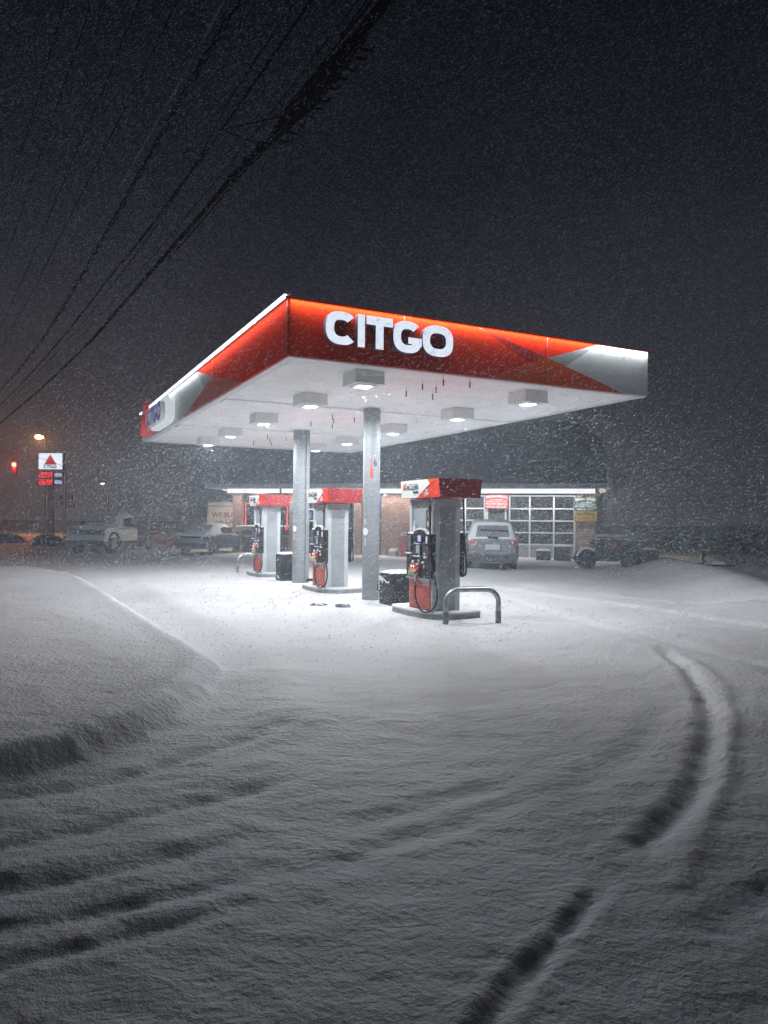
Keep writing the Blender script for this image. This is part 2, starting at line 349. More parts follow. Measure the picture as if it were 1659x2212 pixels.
def ground_h(X, Y):
    X = np.asarray(X, float); Y = np.asarray(Y, float)
    Z = np.zeros(X.shape); D = np.hypot(X, Y)
    v = (X-CA[0])*CV[0]+(Y-CA[1])*CV[1]; u = (X-CA[0])*CU[0]+(Y-CA[1])*CU[1]
    can = np.clip(np.maximum(np.abs(v-CW/2)-CW/2, np.abs(u-CL/2)-CL/2), 0, None)
    clear = sstep(.0, 2.5, can)
    wx = vnoise(X, Y, .5, 21)*.05; wy = vnoise(X, Y, .5, 22)*.05
    for P, hw, dp in TRACKS:
        L = smooth_line(P); d = dist_poly(X+wx, Y+wy, L)
        fade = sstep(-.1, .30, np.hypot(X-P[0][0], Y-P[0][1]))*sstep(-.1, .30, np.hypot(X-P[-1][0], Y-P[-1][1])); d = d+.02*vnoise(X, Y, .1, 12); dp0 = np.array(dp); dp = dp*fade
        dp = dp*(.42 if hw > .055 and dp0.max() < .12 else .33); Z -= dp*np.exp(-(d/hw)**2*1.1) * (1+.35*vnoise(X, Y, .1, 5)); Z += dp*.16*np.exp(-((d-hw*1.7)/(hw*.7))**2)
    for P, hw, dp in RIDGES:
        d = dist_poly(X+wx, Y+wy, smooth_line(P)); Z += .7*dp*np.exp(-(d/hw)**2)
    # raised lawn at the left
    d = dist_poly(X, Y, smooth_line(LAWN)); ins = inside(X, Y, LAWN)
    sd = np.where(ins, d, -d)
    rag = vnoise(X, Y, .45, 9)*.07+vnoise(X, Y, 1.1, 10)*.10
    Z += .17*sstep(-.24, .07, sd+rag); sl_ = np.exp(-((sd+.10)/.10)**2); Z += sl_*(.025*vnoise(X, Y, .16, 13)+.02*vnoise(X, Y, .07, 14))+.02*np.exp(-((sd-.12)/.18)**2)+ .04*vnoise(X, Y, 3, 31)*ins
    # soft step beside the forecourt lane
    e2 = smooth_line([(-6.2,19.0),(-3.6,13.6),(-1.86,10.2),(-1.45,9.18),(-1.1,8.0),(-.9,6.84),(-.8,6.2)]); d = dist_poly(X, Y, e2); Z += .045*np.exp(-(d/.35)**2)
    # snow bank at the right, ground falling away behind it
    c = dist_poly(X, Y, [(10.5,27.5),(9.6,21.0),(8.5,17.4),(7.9,14.0),(8.4,10.5),(10,7)])
    side = inside(X, Y, [(10.5,27.5),(9.6,21.0),(8.5,17.4),(7.9,14.0),(8.4,10.5),(10,7),(90,7),(90,27.5)])
    Z += np.where(side, .42*np.exp(-(c/1.6)**2)-.10*c, .42*np.exp(-(c/1.2)**2))*sstep(6, 9, Y)*np.where(side, 1, 1)
    Z = np.maximum(Z, -3.5)
    amp = .55+.45*clear
    Z += amp*(.05*vnoise(X, Y, 2.2, 1)+.028*vnoise(X+.3*Y, Y, .8, 2)+.014*vnoise(X, Y*1.4, .3, 3)+.012*vnoise(X*.8, Y*1.5, .12, 4)*np.clip(14/np.maximum(D, .1), 0, 1))
    return Z
def gh(x, y): return float(ground_h(np.array([x]), np.array([y]))[0])
def make_ground():
    ny, nx = 760, 620
    ys = 1.0*np.exp(np.linspace(0, math.log(420), ny)); ts = np.sinh(np.linspace(-1.6, 1.6, nx))/np.sinh(1.6)*1.7
    Yg = np.repeat(ys[:, None], nx, 1); Xg = ts[None, :]*(Yg+1.2)
    Zg = ground_h(Xg, Yg)
    V = np.stack([Xg, Yg, Zg], -1).reshape(-1, 3)
    i = np.arange(ny-1)[:, None]*nx+np.arange(nx-1)[None, :]
    F = np.stack([i, i+1, i+nx+1, i+nx], -1).reshape(-1, 4)
    # apron behind the camera
    k = len(V); bx = np.linspace(-60, 60, 61); by = np.array([-40, -20, -8, -3, 0, 1.0])
    me = bpy.data.meshes.new('snow_ground'); me.vertices.add(len(V)); me.vertices.foreach_set('co', V.ravel().astype(np.float32))
    me.loops.add(F.size); me.loops.foreach_set('vertex_index', F.ravel().astype(np.int32))
    me.polygons.add(len(F)); me.polygons.foreach_set('loop_start', (np.arange(len(F))*4).astype(np.int32))
    me.polygons.foreach_set('use_smooth', np.ones(len(F), bool))
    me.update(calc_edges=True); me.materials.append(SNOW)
    o = bpy.data.objects.new('snow_ground', me); C.objects.link(o); tag(o, kind='structure')
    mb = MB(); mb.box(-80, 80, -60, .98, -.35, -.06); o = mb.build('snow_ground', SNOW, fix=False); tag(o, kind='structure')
make_ground()

# ------------------------------------------------------------------ canopy
def cw(v, u, z=0): p = CA+v*CV+u*CU; return (float(p[0]), float(p[1]), z)
can = thing('fuel_canopy', 'red and grey fuel station canopy on two round columns with lit white letters', 'canopy', cw(0, 0, 0), TH)
FH = .84
# soffit with running grooves
mb = MB(); st = .2; uo = .14
k = int((CL-2*uo)/st); 
prof = []
for i in range(k):
    a = uo+i*st; 
    for du, dz in ((0, .012), (.012, 0), (st-.012, 0), (st-.0, .012)): prof.append((a+du, HS+dz))
vs = []
for (a, z) in prof: vs += [(.14, a, z), (CW-.14, a, z)]
mb.add(vs, [(2*i, 2*i+2, 2*i+3, 2*i+1) for i in range(len(prof)-1)])
mb.box(.14, CW-.14, .14, CL-.14, HS+.03, HS+.06)
mb.build('soffit', SOFF, can, fix=False)
mb = MB()
for a, b, c, d in ((0, CW, 0, .14), (0, CW, CL-.14, CL), (0, .14, .14, CL-.14), (CW-.14, CW, .14, CL-.14)): mb.box(a, b, c, d, HS-.02, HS+.02)
mb.build('soffit_trim', WHITE, can)
for q in (4.25, 8.85):
    mb = MB(); mb.box(.16, CW-.16, q, q+.52, HS-.035, HS+.02); mb.build('soffit_beam', SOFF, can)
mb = MB(); mb.box(.05, CW-.05, .05, CL-.05, HS+.10, HS+.5, 0); mb.cap(.1, CW-.1, .1, CL-.1, HS+.5, .12, 20, 1); mb.build('roof_deck', [WHITE, CAP], can)
# fascia panels: coloured vinyl shapes laid as facets of one sheet
def fascia(polys, org, ax, length):
    mb = MB(); 
    for p, mi in polys: mb.prism(p, 0, mi, org, ax, d=.03)
    return mb
F0 = [([(0,0),(3.5,0),(4.37,.35),(3.27,FH),(0,FH)], 0), ([(3.27,FH),(4.37,.35),(4.76,.465)], 1), ([(3.27,FH),(4.76,.465),(5.94,FH)], 2),
      ([(3.5,0),(6.54,0),(4.76,.465),(4.37,.35)], 3), ([(4.76,.465),(5.17,.365),(5.94,FH)], 5), ([(5.17,.365),(6.54,0),(CW,0),(CW,FH),(5.94,FH)], 4)]
FM = [RED, MAROON, REDB, ORANGE, FGREY, FDARK]
def fproc(ps, inv=None):
    return ps
fascia(F0, (0, 0, HS), (1, 0, 0), CW).build('fascia_panel', FM, can, label='front fascia panel with red, orange and grey facets')
# left face: mirrored pattern (s measured away from the near corner, text axis runs -u)
def flipL(p): return [(CL-a, b) for a, b in reversed(p)]
F1 = [([(0,0),(2.4,0),(4.61,.47),(6.12,FH),(0,FH)], 2), ([(2.4,0),(7.47,0),(4.61,.47)], 3), ([(4.61,.47),(5.3,.36),(6.12,FH)], 5), ([(5.3,.36),(7.47,0),(CL,0),(CL,FH),(6.12,FH)], 4)]
fascia([(flipL(p), mi) for p, mi in F1], (0, CL, HS), (0, -1, 0), CL).build('fascia_panel', FM, can, label='left fascia panel with red facets fading to grey')
mb = MB(); mb.box(CW, CW+.03, 0, CL, HS, HS+FH, 0); mb.build('fascia_panel', RED, can)
mb = MB(); mb.box(0, CW, CL, CL+.03, HS, HS+FH, 0); mb.build('fascia_panel', RED, can)
for q_ in ((1.9, 1.91, -.034, -.0305), (4.755, 4.765, -.034, -.0305), (-.034, -.0305, 0.0, .02), (-.034, -.0305, 4.6, 4.61), (-.034, -.0305, 9.2, 9.21)): MB().box(*q_, HS, HS+FH).build('panel_seam', mat('seam', (.5, .2, .15), .5), can)
# top light rail: front rail sits behind a lip, left rail shows its glow
mb = MB(); mb.box(-.10, CW+.03, -.108, -.10, HS+FH-.028, HS+FH+.004); mb.box(-.10, CW+.03, -.10, -.03, HS+FH-.002, HS+FH+.004); mb.build('light_rail', mat('red rail', (.8, .10, .03), .5), can)
mb = MB(); mb.box(-.13, -.03, -.15, CL+.03, HS+FH+.018, HS+FH+.028); mb.build('light_rail', WHITE, can)
mb = MB()
for i in range(116):
    a = -.1+i*.12; mb.box(-.125, -.075, a, a+(.07 if i < 45 else .115), HS+FH-.012, HS+FH+.018)
mb.build('led_strip', lamp('left led glow', (.9, .97, 1), 2.6), can)
def arealight(name, loc, sx_, sy_, power, direc, parent=None, col=(1, 1, 1), spread=180):
    l = bpy.data.lights.new(name, 'AREA'); l.shape = 'RECTANGLE'; l.size = sx_; l.size_y = sy_; l.energy = power; l.color = col; l.spread = R(spread)
    o = bpy.data.objects.new(name, l); C.objects.link(o); o.location = loc
    o.rotation_euler = Vector(direc).to_track_quat('-Z', 'Y').to_euler()
    if parent: o.parent = parent
    return o
def batwing(l):
    # wide-angle forecourt optics: intensity grows away from the vertical
    l.use_nodes = True; n = l.node_tree.nodes; k = l.node_tree.links; e = n['Emission']
    g = n.new('ShaderNodeNewGeometry'); d = n.new('ShaderNodeVectorMath'); d.operation = 'DOT_PRODUCT'; k.new(g.outputs['Normal'], d.inputs[0]); k.new(g.outputs['Incoming'], d.inputs[1])
    a = n.new('ShaderNodeMath'); a.operation = 'ABSOLUTE'; k.new(d.outputs['Value'], a.inputs[0])
    p = n.new('ShaderNodeMath'); p.operation = 'POWER'; k.new(a.outputs[0], p.inputs[0]); p.inputs[1].default_value = -1.25
    m_ = n.new('ShaderNodeMath'); m_.operation = 'MINIMUM'; k.new(p.outputs[0], m_.inputs[0]); m_.inputs[1].default_value = 5.5
    r_ = n.new('ShaderNodeValToRGB'); k.new(a.outputs[0], r_.inputs[0]); r_.color_ramp.elements[0].position = .32; r_.color_ramp.elements[0].color = (.95, .97, .98, 1); q_ = r_.color_ramp.elements.new(.54); q_.color = (1, 1, .74, 1)
    r_.color_ramp.elements[-1].position = .80; r_.color_ramp.elements[1].color = (.985, .97, 1, 1); k.new(r_.outputs[0], e.inputs['Color'])
    k.new(m_.outputs[0], e.inputs['Strength'])
# wall washers (the rail's own light, falling down the vinyl)
lt = arealight('rail_light', (CW/2, -.072, HS+FH-.008), .04, .04, 34, (0, .35, -1), can, (.9, .96, 1), 150); lt.rotation_euler = (R(-14), 0, 0); lt.data.size = CW; lt.data.size_y = .03
lt.rotation_euler = (R(14), 0, 0)
lt = arealight('rail_light', (-.09, CL/2, HS+FH-.02), .05, CL, 26, (0, 0, -1), can, (.9, .96, 1), 150); lt.rotation_euler = (0, R(-14), 0)
# big lit letters on the front
sp = [('C', .53, 1.04), ('I', 1.055, 1.175), ('T', 1.20, 1.655), ('G', 1.665, 2.175), ('O', 2.19, 2.76)]
letters(can, (0, -.03, HS+.225), (1, 0, 0), sp, .50, .135, .09, LETW, mat('blue grey letter return', (.16, .17, .26), .4))
# left sign: red facetted triangle and a white capsule with blue letters standing proud of the fascia
sg = MB(); 
tri = [(CL-12.75, -.02+.09), (CL-11.45, .09), (CL-12.1, .98)]
cen = (CL-12.1, .38)
for i, mi in ((0, 0), (1, 1), (2, 2)):
    a, b = tri[i], tri[(i+1) % 3]; sg.prism([a, b, cen], 0, mi, (-.03, CL, HS), (0, -1, 0), d=.24)
sg.build('triangle_logo', [lamp('lit red facet', (.8, .035, .035), .5), lamp('lit dark red facet', (.55, .03, .03), .4), lamp('lit mid red facet', (.42, .04, .05), .4)], can)
cap = MB()
pts = []
for i in range(40):
    a = 2*math.pi*i/40; x, y = sup(a, 1.42, .36, 5); pts.append((CL-9.95+x, .37+y))
cap.prism(pts, 0, 0, (-.03, CL, HS), (0, -1, 0), d=.14)
capo = cap.build('letter_board', lamp('lit white board', (.80, .88, .92), .62), can)
sp2 = [('C', 0, .46), ('I', .50, .60), ('T', .64, 1.03), ('G', 1.05, 1.53), ('O', 1.56, 2.12)]
letters(can, (-.17, 11.2, HS+.12), (0, -1, 0), sp2, .5, .13, .12, lamp('lit blue letter', (.07, .06, .34), .55), WTXT)
# columns
def column(u, seam):
    z0 = gh(*cw(3.29, u)[:2])-.1
    c = MB(); c.cyl((3.29, u, z0), .185, HS-z0-.0, 40)
    o = c.build('column', COLM, can, smooth=True)
    q = MB(); q.tube([(3.29, u, HS-.012), (3.29, u, HS-.002)], [.28, .28], 40); q.build('collar', WHITE, o)
    if seam:
        q = MB(); q.box(3.40, 3.50, u-.18, u-.02, z0, HS-.01, 0, .01); q.build('downspout', COLM, o)
        q = MB(); q.box(3.44, 3.58, u-.26, u-.16, z0+.15, z0+.22); q.build('bracket', DARK, o)
    # upright notice: small white marks and a round symbol
    q = MB(); an = math.pi*1.12
    def on(a, z, wd, hh, mi=0):
        vs = []
        for da in (-wd/2, 0, wd/2):
            for zz in (z, z+hh): vs.append((3.29+.187*math.cos(a+da), u+.187*math.sin(a+da), zz))
        q.add(vs, [(0, 2, 3, 1), (2, 4, 5, 3)], mi)
    for i in range(7): on(an+.05*(i % 2), 1.15+i*.028, .12+.05*(i % 3), .018)
    for i in range(4): on(an, 1.62+i*.03, .16-.03*(i % 2), .02)
    for i in range(8):
        a = (i-3.5)/4; hgt = math.sqrt(max(0, 1-a*a)); on(an+a*.40, 1.46-hgt*.085, .11, 2*hgt*.085)
    on(an-.42, 1.36, .05, .2, 1)
    q.build('notice_sticker', [WTXT, mat('sticker red', (.55, .06, .05), .5)], o)
    return o
c1 = column(4.02, False)
q = MB(); q.add([(3.29+.19*math.cos(a), 4.02+.19*math.sin(a), z) for a, z in ((-1.30, 3.06), (-1.43, 2.62), (-1.12, 2.62), (-1.26, 3.06))], [(0, 1, 2, 3)])
a0 = -2.02
q = MB(); q.add([(3.29+.19*math.cos(a0+da), 4.02+.19*math.sin(a0+da), z) for da, z in ((-.06, 3.04), (-.18, 2.64), (0, 2.6), (.20, 2.62), (.03, 3.04))], [(0, 1, 2, 3, 4)])
q.build('red_pennant', mat('pennant red', (.75, .07, .03), .5), c1)
a1 = -1.62; nx_, ny_ = math.cos(a1), math.sin(a1)
text('number', '6', NAVY, c1, (3.29+.188*nx_-.03*-ny_, 4.02+.188*ny_-.03*nx_, 2.86), (-ny_, nx_, 0), w=.07, h=.15, d=.004)
column(8.49, True)
# luminaires
LR = [(1.50, .62), (1.50, 3.05), (1.51, 6.08), (1.52, 9.05), (1.53, 11.65), (4.95, .76), (4.93, 3.18), (4.93, 6.2), (4.95, 9.15), (4.95, 11.6)]
fx = None
for i, (v, u) in enumerate(LR):
    if fx is None:
        mb = MB(); h = .26; a = .04
        mb.box(-h, h, -h, h, -.20, 0, 0, .008); mb.box(-h-.008, h+.008, -h-.008, h+.008, -.218, -.200, 0)
        mb.box(-.17, .17, -.17, .17, -.232, -.218, 0)
        fx = mb.build('light_fixture', mat('fixture grey', (.78, .80, .78), .4, var=.05), can)
        ln = MB(); ln.box(-.11, .11, -.11, .11, -.245, -.232, 0, .006); ln.build('lens', LED, fx)
        al = arealight('lamp', (0, 0, -.25), .22, .22, LAMP_W, (0, 0, -1), fx, (.95, .98, 1), 180); batwing(al.data)
        o = fx
    else: o = copy_tree(fx, can)
    o.location = (v, u, HS)
# small hanging rods under the soffit
hk = [(2.72,.11),(2.95,.74),(2.69,1.35),(3.27,1.4),(2.69,4.81),(2.97,5.41),(2.71,6.19),(3.3,6.28),(3.32,5.01),(2.67,9.46),(2.98,10.18),(2.78,11.15),(3.26,9.58),(3.31,11.09),(3.2,.05),(2.6,.6)]
ho = None
for v, u in hk:
    if ho is None:
        mb = MB(); mb.cyl((0, 0, -.08), .006, .08, 6, 1); mb.cyl((0, 0, -.19), .011, .11, 8, 0); ho = mb.build('hose_hanger', [DARK, WHITE], can); o = ho
    else: o = ho.copy(); C.objects.link(o)
    o.location = (v, u, HS)

# ------------------------------------------------------------------ pumps (local frame: x = across the canopy, y = along it)
def make_pump():
    t = thing('fuel_pump', 'x', 'fuel pump')
    z0 = .10
    mb = MB(); mb.box(-.27, .27, -.38, .38, z0, 2.09, 0, .02); 
    b = mb.build('body', PUMPG, t, smooth=True)
    mb = MB(); mb.box(-.315, -.27, -.42, -.355, z0, 2.09, 0, .01); mb.box(-.315, -.27, .355, .42, z0, 2.09, 0, .01); mb.build('corner_post', PUMPG, t)
    mb = MB(); mb.box(-.16, .16, -.388, -.38, z0+.05, 1.95); mb.build('side_panel', mat('side panel grey', (.34, .37, .39), .35, .2, var=.1, vs=3), t)
    mb = MB(); mb.box(-.276, -.27, -.35, .35, 1.55, 2.07); mb.build('recess_panel', PUMPD, t)
    # header
    hd = MB(); hd.loft([(-.80, [(0, 2.10), (.40, 2.10), (.43, 2.42), (0, 2.42)]), (.56, [(0, 2.10), (.40, 2.10), (.43, 2.42), (0, 2.42)])], 0)
    hdo = hd.build('header', HRED, t)
    # coloured face of the header, tilted like it: drawn with text axis -y
    def hp(poly, mi, mbx, d=.004):
        P = []; 
        for s, z in poly: P.append((-.402-.03*(z-2.10)/.32-.0, .56-s, z))
        Q = [(x-d, y, z) for x, y, z in P]; k = len(P)
        mbx.add(P+Q, [tuple(range(k, 2*k))]+[(i, (i+1) % k, k+(i+1) % k, k+i) for i in range(k)], mi)
    hf = MB(); W = 1.36
    hp([(0, 2.105), (.55, 2.105), (1.05, 2.34), (.97, 2.415), (0, 2.415)], 0, hf); hp([(.55, 2.105), (1.355, 2.105), (1.355, 2.415)], 1, hf); hp([(1.05, 2.34), (1.355, 2.415), (.97, 2.415)], 2, hf)
    hf.v = [(x, y, z) for x, y, z in hf.v]
    hf.build('header_graphic', [HWH, mat('header red vinyl', (.72, .045, .02), .3), HOR], hdo)
    for s, txt, mt, w_, h_, z in ((.16, 'Tri', NAVY, .14, .11, 2.25), (.32, 'CLEAN', NAVY, .33, .11, 2.25), (.46, 'Gasoline', NAVY, .19, .04, 2.19), (.90, 'TOP', WTXT, .09, .035, 2.21), (.87, 'TIER', WTXT, .15, .05, 2.145)):
        text('lettering', txt, mt, hdo, (-.418-.002, .56-s, z), (0, -1, 0), w_, h_, .012, .0, shear=.15)
    ms = MB()
    for i in range(3): ms.prism([(0, 0), (.014, 0), (.040, .11), (.026, .11)], 0, 0, (-.42, .56-.075-i*.026, 2.25), (0, -1, 0), d=.012)
    ms.build('lettering', HOR, hdo)
    # control panel
    pts = [(-.44, .70)]+[(.44, .70), (.44, 1.47)]
    for i in range(13):
        a = math.pi*i/12; pts.append((.03+.22*math.cos(a), 1.47+.075*math.sin(a)))
    pts.append((-.44, 1.47))
    mb = MB(); mb.prism([(p[0], p[1]) for p in pts], 0, 0, (-.27, 0, 0), (0, -1, 0), d=.09)
    cp = mb.build('control_panel', BLACK, t)
    MB().cap(-.365, -.27, -.43, -.22, 1.472, .03, 5).build('snow_cap', CAP, cp); MB().cap(-.365, -.27, .20, .43, 1.472, .03, 5).build('snow_cap', CAP, cp); mb = MB()
    for i in range(12):
        a = math.pi*(i+.5)/12; y = -.03-.22*math.cos(a); z = 1.475+.075*math.sin(a); mb.blob((-.32, y, z+.006), (.05, .034, .02), n=8, m=5)
    MB().box(-.40, -.36, .22, .42, 1.11, 1.135).build('ledge_snow', CAP, cp)
    mb.build('snow_cap', CAP, cp)
    S = lambda s, z, w_, h_, nm, mt, d=.012, bb=0: MB().prism([(s-w_/2, z-h_/2), (s+w_/2, z-h_/2), (s+w_/2, z+h_/2), (s-w_/2, z+h_/2)], 0, 0, (-.36, 0, 0), (0, -1, 0), d=d).build(nm, mt, cp)
    S(.045, 1.385, .19, .15, 'screen_bezel', mat('bezel blue black', (.012, .015, .035), .3))
    S(.045, 1.39, .11, .105, 'display_screen', lamp('lit lcd', (.50, .52, .95), .9), .016)
    S(.0, 1.20, .20, .20, 'screen_bezel', DARK, .02); S(.01, 1.205, .135, .155, 'card_screen', mat('pale screen glass', (.34, .42, .46), .25), .024)
    S(.30, 1.37, .055, .12, 'number_plate', WTXT, .016); S(0, 1.075, .22, .018, 'ledge_snow', CAP, .05); S(0, 1.30, .18, .012, 'ledge_snow', CAP, .04)
    S(-.33, 1.30, .13, .26, 'price_label', mat('worn label', (.12, .13, .13), .6, var=.9, vs=45), .014)
    S(.30, 1.17, .20, .18, 'keypad', mat('keypad', (.07, .07, .075), .5, var=.9, vs=60), .03)
    for (y, z, a, b, c) in ((-.26, 1.13, .025, .055, .02), (-.27, 1.07, .03, .075, .03), (-.18, .97, .03, .05, .02), (-.03, .99, .02, .03, .04), (.17, .96, .03, .05, .04), (-.22, .90, .02, .02, .04), (.03, .93, .02, .05, .02)): MB().blob((-.375, y, z), (a, b*.8, c), n=8, m=6).build('ledge_snow', CAP, cp)
    # nozzle button block and lit dots
    mb = MB()
    for i in range(3):
        s = -.19+i*.095; mb.prism([(s-.044, .80), (s+.044, .80), (s+.044, .925), (s-.044, .925)], 0, i, (-.36, 0, 0), (0, -1, 0), d=.05)
    mb.build('grade_button', [mat('orange button', (.75, .16, .02), .4), mat('red button', (.62, .06, .02), .4), mat('deep red button', (.5, .03, .03), .4)], cp)
    for s in (-.165, -.085): MB().cyl((-.416, -s, .895), .013, .006, 12, axis='x').build('button_light', lamp('button light', (1, .93, .9), 2.5), cp)
    for i in range(3):
        s = -.20+i*.085
        mb = MB(); mb.tube([(-.40, -s-.02, .845), (-.43, -s, .80), (-.42, -s+.035, .73)], [.019, .023, .02], 8); mb.build('grade_flap', mat('cream flap', (.62, .56, .36), .5), cp)
    mb = MB(); mb.tube([(-.37, .02, .78), (-.41, .015, .72), (-.40, .01, .62)], [.022, .028, .016], 8)
    nz = mb.build('nozzle', mat('nozzle grey', (.4, .42, .42), .4), t)
    mb = MB(); mb.box(-.385, -.345, -.42, .42, .665, .70); mb.build('panel_ledge', PUMPD, cp)
    # lower red door
    mb = MB(); mb.box(-.335, -.27, -.36, .37, .16, .66, 0, .006); lp = mb.build('lower_panel', PRED, t)
    mb = MB(); mb.box(-.33, -.27, -.36, .37, .115, .155); mb.build('kick_plate', DARK, t)
    spc = [('C', 0, .048), ('I', .053, .065), ('T', .069, .112), ('G', .115, .165), ('O', .170, .222)]
    letters(lp, (-.335, -.10, .565), (0, -1, 0), spc, .085, .014, .004, WTXT, WTXT, name='lettering')
    # hose: hangs from header corner, loops below and returns to the nozzle
    def crv(P, n=8):
        P = [Vector(p) for p in P]; out = []
        for i in range(len(P)-1):
            a, b, c, d = P[max(i-1, 0)], P[i], P[i+1], P[min(i+2, len(P)-1)]
            for k in range(n):
                s = k/n; out.append(.5*((2*b)+(c-a)*s+(2*a-5*b+4*c-d)*s*s+(3*b-a-3*c+d)*s**3))
        return out+[P[-1]]
    hs_ = crv([(-.36, -.385, 2.10), (-.365, -.40, 1.75), (-.37, -.42, 1.3), (-.38, -.50, .95), (-.39, -.66, .62), (-.40, -.72, .42), (-.41, -.62, .22), (-.42, -.36, .13), (-.42, -.13, .20), (-.42, -.0, .38), (-.41, .01, .62)])
    mb = MB(); mb.tube(hs_, .0165, 10); mb.build('hose', DARK, t, smooth=True)
    mb = MB(); mb.cyl((-.362, -.393, 1.86), .03, .10, 10, 0); mb.cyl((-.362, -.392, 1.80), .02, .24, 10, 1); mb.build('breakaway_coupling', [DARK, CHROME], t)
    # far side: black panel and hose
    mb = MB(); mb.box(.27, .335, -.42, .42, .72, 1.5, 0, .01); mb.build('control_panel', BLACK, t)
    mb = MB(); mb.tube(crv([(.34, -.36, 2.10), (.36, -.36, 1.5), (.38, -.40, .9), (.37, -.38, .74)]), .0165, 8); mb.build('hose', DARK, t, smooth=True)
    return t
pump = make_pump()
pos = [(3.17, 1.06, 'nearest fuel pump with a black card poster and red lower door beside the hoop rail'), (3.17, 5.93, 'middle fuel pump between the two round canopy columns'), (3.24, 11.1, 'farthest fuel pump with a curved rail behind it, near the lit red window frame')]
for i, (v, u, lab) in enumerate(pos):
    p = pump if i == 0 else copy_tree(pump)
    p.location = cw(v, u, 0); p.rotation_euler = (0, 0, TH); tag(p, lab, 'fuel pump', 'fuel pumps in a row')
mb = MB(); mb.box(-.295, -.276, -.34, -.14, 1.56, 1.90, 0); mb.box(-.299, -.295, -.31, -.18, 1.60, 1.70, 1); mb.box(-.299, -.295, -.29, -.20, 1.76, 1.86, 2)
mb.build('poster', [DARK, mat('poster figures', (.35, .38, .33), .6, var=.9, vs=30), mat('poster face', (.16, .18, .16), .6, var=.8, vs=25)], pump)
for i in (0, 1, 2):     # soap bottles standing on the panels
    v, u, _ = pos[i]; x = v-.30; bt = thing('spray_bottle', ['white spray bottle standing on the nearest pump', 'white spray bottle standing on the middle pump', 'white spray bottle standing on the farthest pump'][i], 'bottle', cw(v-.318, u+.235, 1.497), TH, 'spray bottles on the pumps')
    mb = MB(); mb.tube([(0,0,0),(0,0,.09),(0,0,.12)], [.026,.026,.012], 12); mb.build('bottle_body', WTXT, bt, smooth=True)
    mb = MB(); mb.tube([(0,0,.12),(0,0,.17),(0,0,.21)], [.010,.013,.005], 8); mb.tube([(0,0,.17),(-.03,.02,.175)], .006, 6); mb.build('spray_head', WTXT, bt)
# kerb islands
isl = None
ic = [(3.17, 1.06, 'snow covered kerb island under the nearest pump'), (3.17, 5.93, 'snow covered kerb island under the middle pump'), (3.24, 11.1, 'snow covered kerb island under the farthest pump')]
for i, (v, u, lab) in enumerate(ic):
    if isl is None:
        base = thing('pump_island', lab, 'kerb island')
        out = []
        prof = [(.66,-.45),(.2,-.56),(-.15,-.55),(-.34,-.38),(-.44,-.05),(-.46,.4),(-.42,.85),(-.36,1.05),(.66,1.05)]
        P = smooth_line(prof+[prof[0]])[:-1]
        lo, hi = -.15, .10; k = len(P)
        mb = MB(); mb.add([(x, y, lo) for x, y in P]+[(x*.985, y*.985, hi) for x, y in P], [tuple(range(k, 2*k))]+[(a, (a+1) % k, k+(a+1) % k, k+a) for a in range(k)])
        mb.build('kerb', CONC, base)
        mb = MB(); rings = [(1.0, .085), (1.005, .115), (.97, .132), (.86, .140), (.5, .138)]
        vs = []
        for s_, z in rings: vs += [(x*s_+.02*(1-s_), y*s_+.2*(1-s_), z+.006*random.random()) for x, y in P]
        fs = [(r_*k+a, r_*k+(a+1) % k, (r_+1)*k+(a+1) % k, (r_+1)*k+a) for r_ in range(len(rings)-1) for a in range(k)]+[tuple(range((len(rings)-1)*k, len(rings)*k))]
        mb.add(vs, fs); mb.build('snow_cap', CAP, base, smooth=True)
        isl = base; o = base
    else: o = copy_tree(isl); 
    o.location = cw(v, u, 0); o.rotation_euler = (0, 0, TH); tag(o, lab, 'kerb island', 'kerb islands under the pumps')
# hoop rails
hoop = None
for (v, u, lab) in ((3.27, .03, 'galvanised hoop rail in front of the nearest pump'), (3.3, 12.95, 'galvanised hoop rail behind the farthest pump')):
    if hoop is None:
        P = [(-.47, 0, -.15), (-.47, 0, .34)]
        for i in range(1, 8): a = math.pi-math.pi/2*i/7; P.append((-.25+.22*math.cos(a), 0, .34+.22*math.sin(a)))
        P += [(0, 0, .565)]
        for i in range(0, 8): a = math.pi/2-math.pi/2*i/7; P.append((.25+.22*math.cos(a), 0, .34+.22*math.sin(a)))
        P += [(.47, 0, -.15)]
        hoop = thing('hoop_rail', lab, 'bollard rail'); mb = MB(); mb.tube(P, .043, 16); mb.build('rail_tube', mat('hoop steel', (.36, .39, .41), .3, .55, var=.35, vs=9, snow=.12), hoop, smooth=True)
        mb = MB()
        for x in (-.47, .47): mb.cyl((x, 0, .0), .048, .20, 16)
        mb.build('sleeve', mat('sleeve steel', (.24, .27, .29), .4, .4, var=.4), hoop, smooth=True)
        mb = MB(); mb.tube([(x, 0, .565+.040) for x in (-.24, -.1, 0, .12, .25)], [.012, .022, .020, .022, .010], 8); mb.build('snow_cap', CAP, hoop)
        o = hoop
    else: o = copy_tree(hoop)
    o.location = cw(v, u, 0); o.rotation_euler = (0, 0, TH-(.2 if u < 1 else 0)); tag(o, lab, 'bollard rail', 'hoop rails at the row ends')
